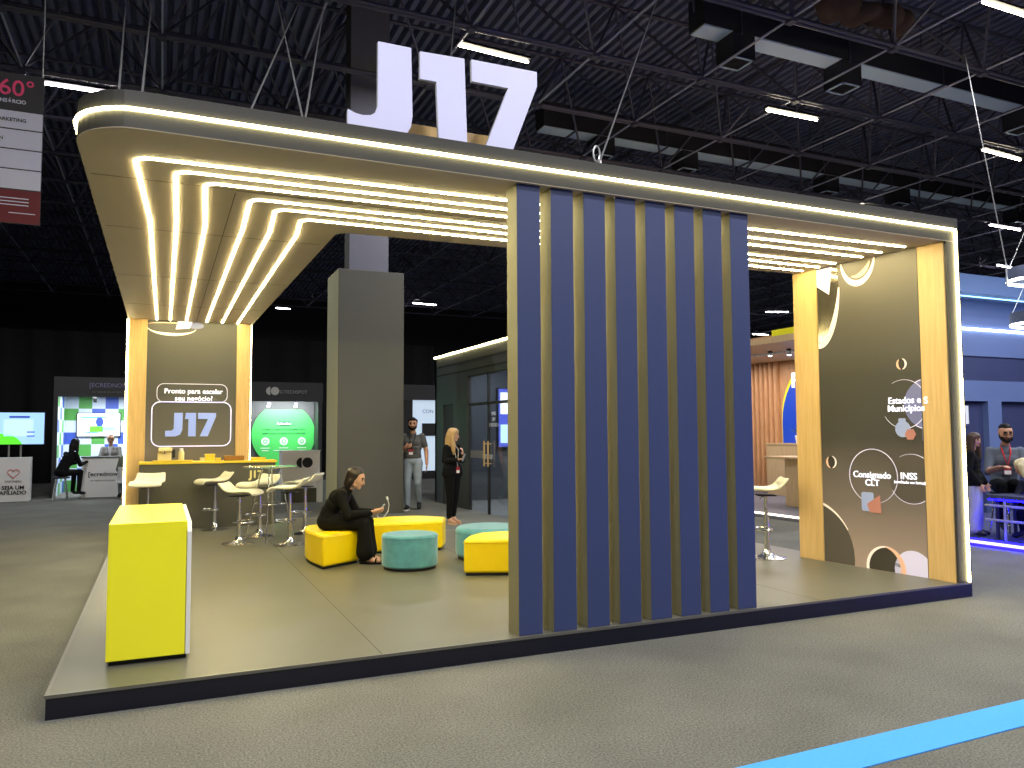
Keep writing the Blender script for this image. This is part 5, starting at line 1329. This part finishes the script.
# checkered booth
p7 = (-1.54, 15.56, 0)
seated('person in black with long dark hair leaning on the white bracket logo counter', p7, (0.75, 0.66), dict(base_m, skin=M['skin'], top=M['black_soft'], pants=M['black_soft'], hair=M['hair_dark']), 'long', 0.92, 0.56, 0.20, 0, -0.1)
stool_under(p7[0], p7[1], 0.50, 0.0, 'chrome legged stool under the person in black at the checkered booth')
p8 = (-0.62, 17.05, 0)
t, T_, h = seated('grey haired man in grey suit and lanyard behind the bracket logo counter', p8, (-0.12, -1), dict(base_m, skin=M['skin_tan'], top=M['suit'], pants=M['suit'], hair=M['hair_grey']), 'thin', 1.0, 0.56, 0.06, 0.1, -0.1)
MB().prism([(-0.035, h + 0.51), (0.035, h + 0.51), (0.0, h + 0.28)], 0, 0.004, mx=frame((0, 0.175, 0), (-1, 0, 0))).build('shirt_front', M['shirt'], t, local=True)
MB().pipe([(-0.05, 0.10, h + 0.53), (-0.04, 0.172, h + 0.45), (0, 0.182, h + 0.2), (0.04, 0.172, h + 0.45), (0.05, 0.10, h + 0.53)], 0.007, 6).build('lanyard', M['shirt'], t, local=True)
stool_under(p8[0], p8[1], 0.55, 0.0, 'stool under the grey haired man behind the counter')
p9 = (-0.14, 15.1, 0)
seated('person in sage jumper seen from behind on a white chair at the checkered booth', p9, (-0.25, 1), dict(base_m, skin=M['skin'], top=M['jumper'], pants=M['jeans'], hair=M['hair_brown']), 'short', 0.95, 0.42, 0.02, 0, -0.05)
ch = thing('shell_chair', 'white shell chair under the person in the sage jumper', 'chair', (p9[0], p9[1], 0))
sx, sy = p9[0], p9[1]
MB().prism(smooth_poly([(sx - 0.2, sy - 0.2), (sx + 0.2, sy - 0.2), (sx + 0.22, sy + 0.2), (sx - 0.22, sy + 0.2)], 4), 0.365, 0.39).build('seat', M['white'], ch)
bk = arc(sx, sy + 0.02, 0.25, 200, 340, 14)
MB().prism(bk + [(sx + (p[0] - sx) * 0.92, sy + 0.02 + (p[1] - sy - 0.02) * 0.92) for p in reversed(bk)], 0.39, 0.72).build('backrest', M['white'], ch, smooth=True)
for k in range(4):
    a = PI / 4 + k * PI / 2
    MB().tube((sx + 0.22 * math.cos(a), sy + 0.22 * math.sin(a), 0.0006), (sx + 0.1 * math.cos(a), sy + 0.1 * math.sin(a), 0.365), 0.013, 8).build('leg', M['wood'], ch)
# blue booth
BZ = 0.075
pm = (10.92, 2.30, BZ)
t, T_, h = seated('bearded man in slate T-shirt with red lanyard at the rail table', pm, (-0.72, -0.69), dict(base_m, skin=M['skin_tan'], top=M['tee_slate'], pants=M['black_soft'], hair=M['hair_dark']), 'short', 1.0, 0.55, 0.10, 0.15, -0.18, True, 'table', 0.010, True)
MB().pipe([(-0.05, 0.13, h + 0.54), (-0.045, 0.225, h + 0.43), (-0.005, 0.235, h + 0.26), (0.045, 0.225, h + 0.43), (0.05, 0.13, h + 0.54)], 0.010, 6).build('lanyard', M['lanyard_red'], t, local=True)
badge(t, (0.0, 0.235, h + 0.2))
gl = MB()
for s in (-1, 1): gl.pipe([T_(s * 0.034 + 0.024 * math.cos(a * PI / 6), 0.100, 0.010 + 0.018 * math.sin(a * PI / 6)) for a in range(12)], 0.0035, 5, closed=True)
gl.tube(T_(-0.010, 0.104, 0.012), T_(0.010, 0.104, 0.012), 0.003); gl.build('glasses', M['black'], t, local=True)
stool_under(pm[0], pm[1], 0.54, BZ, 'black stool under the bearded man')
t = person('woman with long brown hair in dark jacket standing at the lit platform edge', (10.28, 2.28, BZ), (0.35, -0.94), 0.76)
C_, s_ = stand('top', 'pants', 0.155, 1.0)
H_, T_ = head_caps((0, 0.035, 1.63), -0.35, -0.05); C_ += H_
C_ += [((0, 0, 1.45), 0.05, (0, 0.012, 1.56), 0.048, 'skin'), ((-0.08, 0, 1.0), 0.115, (0.08, 0, 1.0), 0.115, 'top'), ((-0.08, 0, 0.9), 0.12, (0.08, 0, 0.9), 0.12, 'top')]
for s in (-1, 1):
    C_ += limb([((s * 0.085, 0, 0.88), 0.105), ((s * 0.09, 0.02, 0.5), 0.085), ((s * 0.095, 0, 0.12), 0.085)], 'pants')
    C_ += limb([((s * 0.095, 0, 0.07), 0.045), ((s * 0.10, 0.16, 0.04), 0.036)], 'shoe')
    C_ += limb([((s * 0.165, 0, 1.40), 0.066), ((s * 0.225, -0.02, 1.13), 0.058), ((s * 0.19, 0.12, 0.90), 0.046)], 'top')
    C_ += hand_caps((s * 0.185, 0.13, 0.885), (-s * 0.1, 0.4, -0.9), (-s, 0, 0), 0.35, 1.0, s)
mats = dict(base_m, skin=M['skin'], top=M['black_soft'], pants=M['jeans_pale'], hair=M['hair_brown'])
melt('body', C_, mats, t, 0.011)
hc = [(T_(0, -0.04, 0.055), 0.09, T_(0, 0.012, 0.062), 0.082, 'hair'), (T_(0, -0.07, 0.0), 0.085, T_(0, -0.09, -0.28), 0.06, 'hair')]
for s in (-1, 1): hc += [(T_(s * 0.055, 0.01, 0.05), 0.056, T_(s * 0.085, 0.01, -0.10), 0.04, 'hair'), (T_(s * 0.085, 0.01, -0.10), 0.042, T_(s * 0.085, 0.04, -0.30), 0.03, 'hair')]
melt('hair', hc, mats, t, 0.012, 3)
pbk = (10.550, 1.873, 0.298)
seated('person with pale blond hair seen from behind, bent over the rail table', (10.88, 1.66, BZ), (-0.95, 0.3), dict(base_m, skin=M['skin'], top=M['bl_dark'], pants=M['black_soft'], hair=M['hair_white']), 'full', 0.86, 0.26, 0.26, -1.1, -0.35, None, 'table', 0.012)
stool_under(10.88, 1.66, 0.20, BZ, 'low black stool under the blond person at the rail table')

# brown tarpaulin bundled over the roof trusses at the top of the photo
tc = thing('tarpaulin', 'brown bundled tarpaulin lying on the roof trusses at the top edge', 'tarpaulin', (11.45, 4.75, 8.45))
M['tarp'] = mat('tarp_brown', S(62, 46, 42), 0.9, noise=0.5, nscale=3)
tl = []
for k in range(6):
    x = -0.9 + 0.33 * k
    tl.append(((x, -0.15 * math.sin(k * 1.7), 0.20 + 0.06 * math.sin(k * 2.3)), 0.20 + 0.05 * math.sin(k * 1.3), (x + 0.3, 0.2 * math.cos(k * 1.1), 0.16 + 0.05 * math.cos(k * 2.9)), 0.17 + 0.05 * math.cos(k * 1.9), 'cloth'))
melt('cloth_bundle', tl, {'cloth': M['tarp']}, tc, 0.04, 2)

# ================================================================== LIGHT AND CAMERA
def area(name, loc, sx, sy, power, col, rot=(0, 0, 0), parent=None):
    L = bpy.data.lights.new(name, 'AREA'); L.shape = 'RECTANGLE'; L.size = sx; L.size_y = sy; L.energy = power; L.color = col
    o = bpy.data.objects.new(name, L); COL.objects.link(o); o.location = loc; o.rotation_euler = rot
    if parent is not None:
        o.parent = parent; o.location = root_matrix(parent).inverted() @ Vector(loc)
    return o
# booth ceiling lights of the neighbours
area('booth_downlight', (-0.6, 17.0, 2.40), 1.6, 0.3, 75, (0.9, 0.95, 1.0), parent=ba)
area('booth_downlight', (4.0, 20.25, 2.40), 1.6, 0.2, 60, (0.9, 0.97, 1.0), (math.radians(35), 0, 0), parent=bb)
area('booth_downlight', (11.6, 7.5, 2.95), 1.5, 5.0, 110, (1.0, 0.93, 0.86), parent=pb_)
area('booth_downlight', (12.8, 1.6, 3.55), 4.0, 2.5, 80, (0.72, 0.80, 1.0), (math.radians(20), 0, 0), parent=bz)
area('meeting_room_light', (7.2, 8.6, 2.95), 1.5, 3.0, 110, (0.75, 0.82, 1.0), parent=gb)

W_ = bpy.data.worlds.new('hall_air'); SC.world = W_; W_.use_nodes = True
W_.node_tree.nodes['Background'].inputs['Color'].default_value = (0.5, 0.5, 0.75, 1)
W_.node_tree.nodes['Background'].inputs['Strength'].default_value = 0.02

cam = bpy.data.cameras.new('camera'); co = bpy.data.objects.new('camera', cam); COL.objects.link(co)
cam.sensor_width = 36.0; cam.lens = 36.0 * 781.40 / 1024.0; cam.clip_end = 200
co.matrix_world = Matrix.Translation(Vector((0.5136, -4.6815, 1.4500))) @ Matrix(((0.912969, -0.020538, -0.407512), (-0.407997, -0.058478, -0.911109), (-0.005118, 0.998077, -0.061768))).to_4x4()
SC.camera = co
vs = SC.view_settings; vs.view_transform = 'Standard'; vs.look = 'None'; vs.gamma = 1.0; vs.exposure = 0.48; vs.use_curve_mapping = False
SC.cycles.max_bounces = 8; SC.cycles.transparent_max_bounces = 8
SC.cycles.sample_clamp_indirect = 4.0
SC.cycles.use_denoising = True
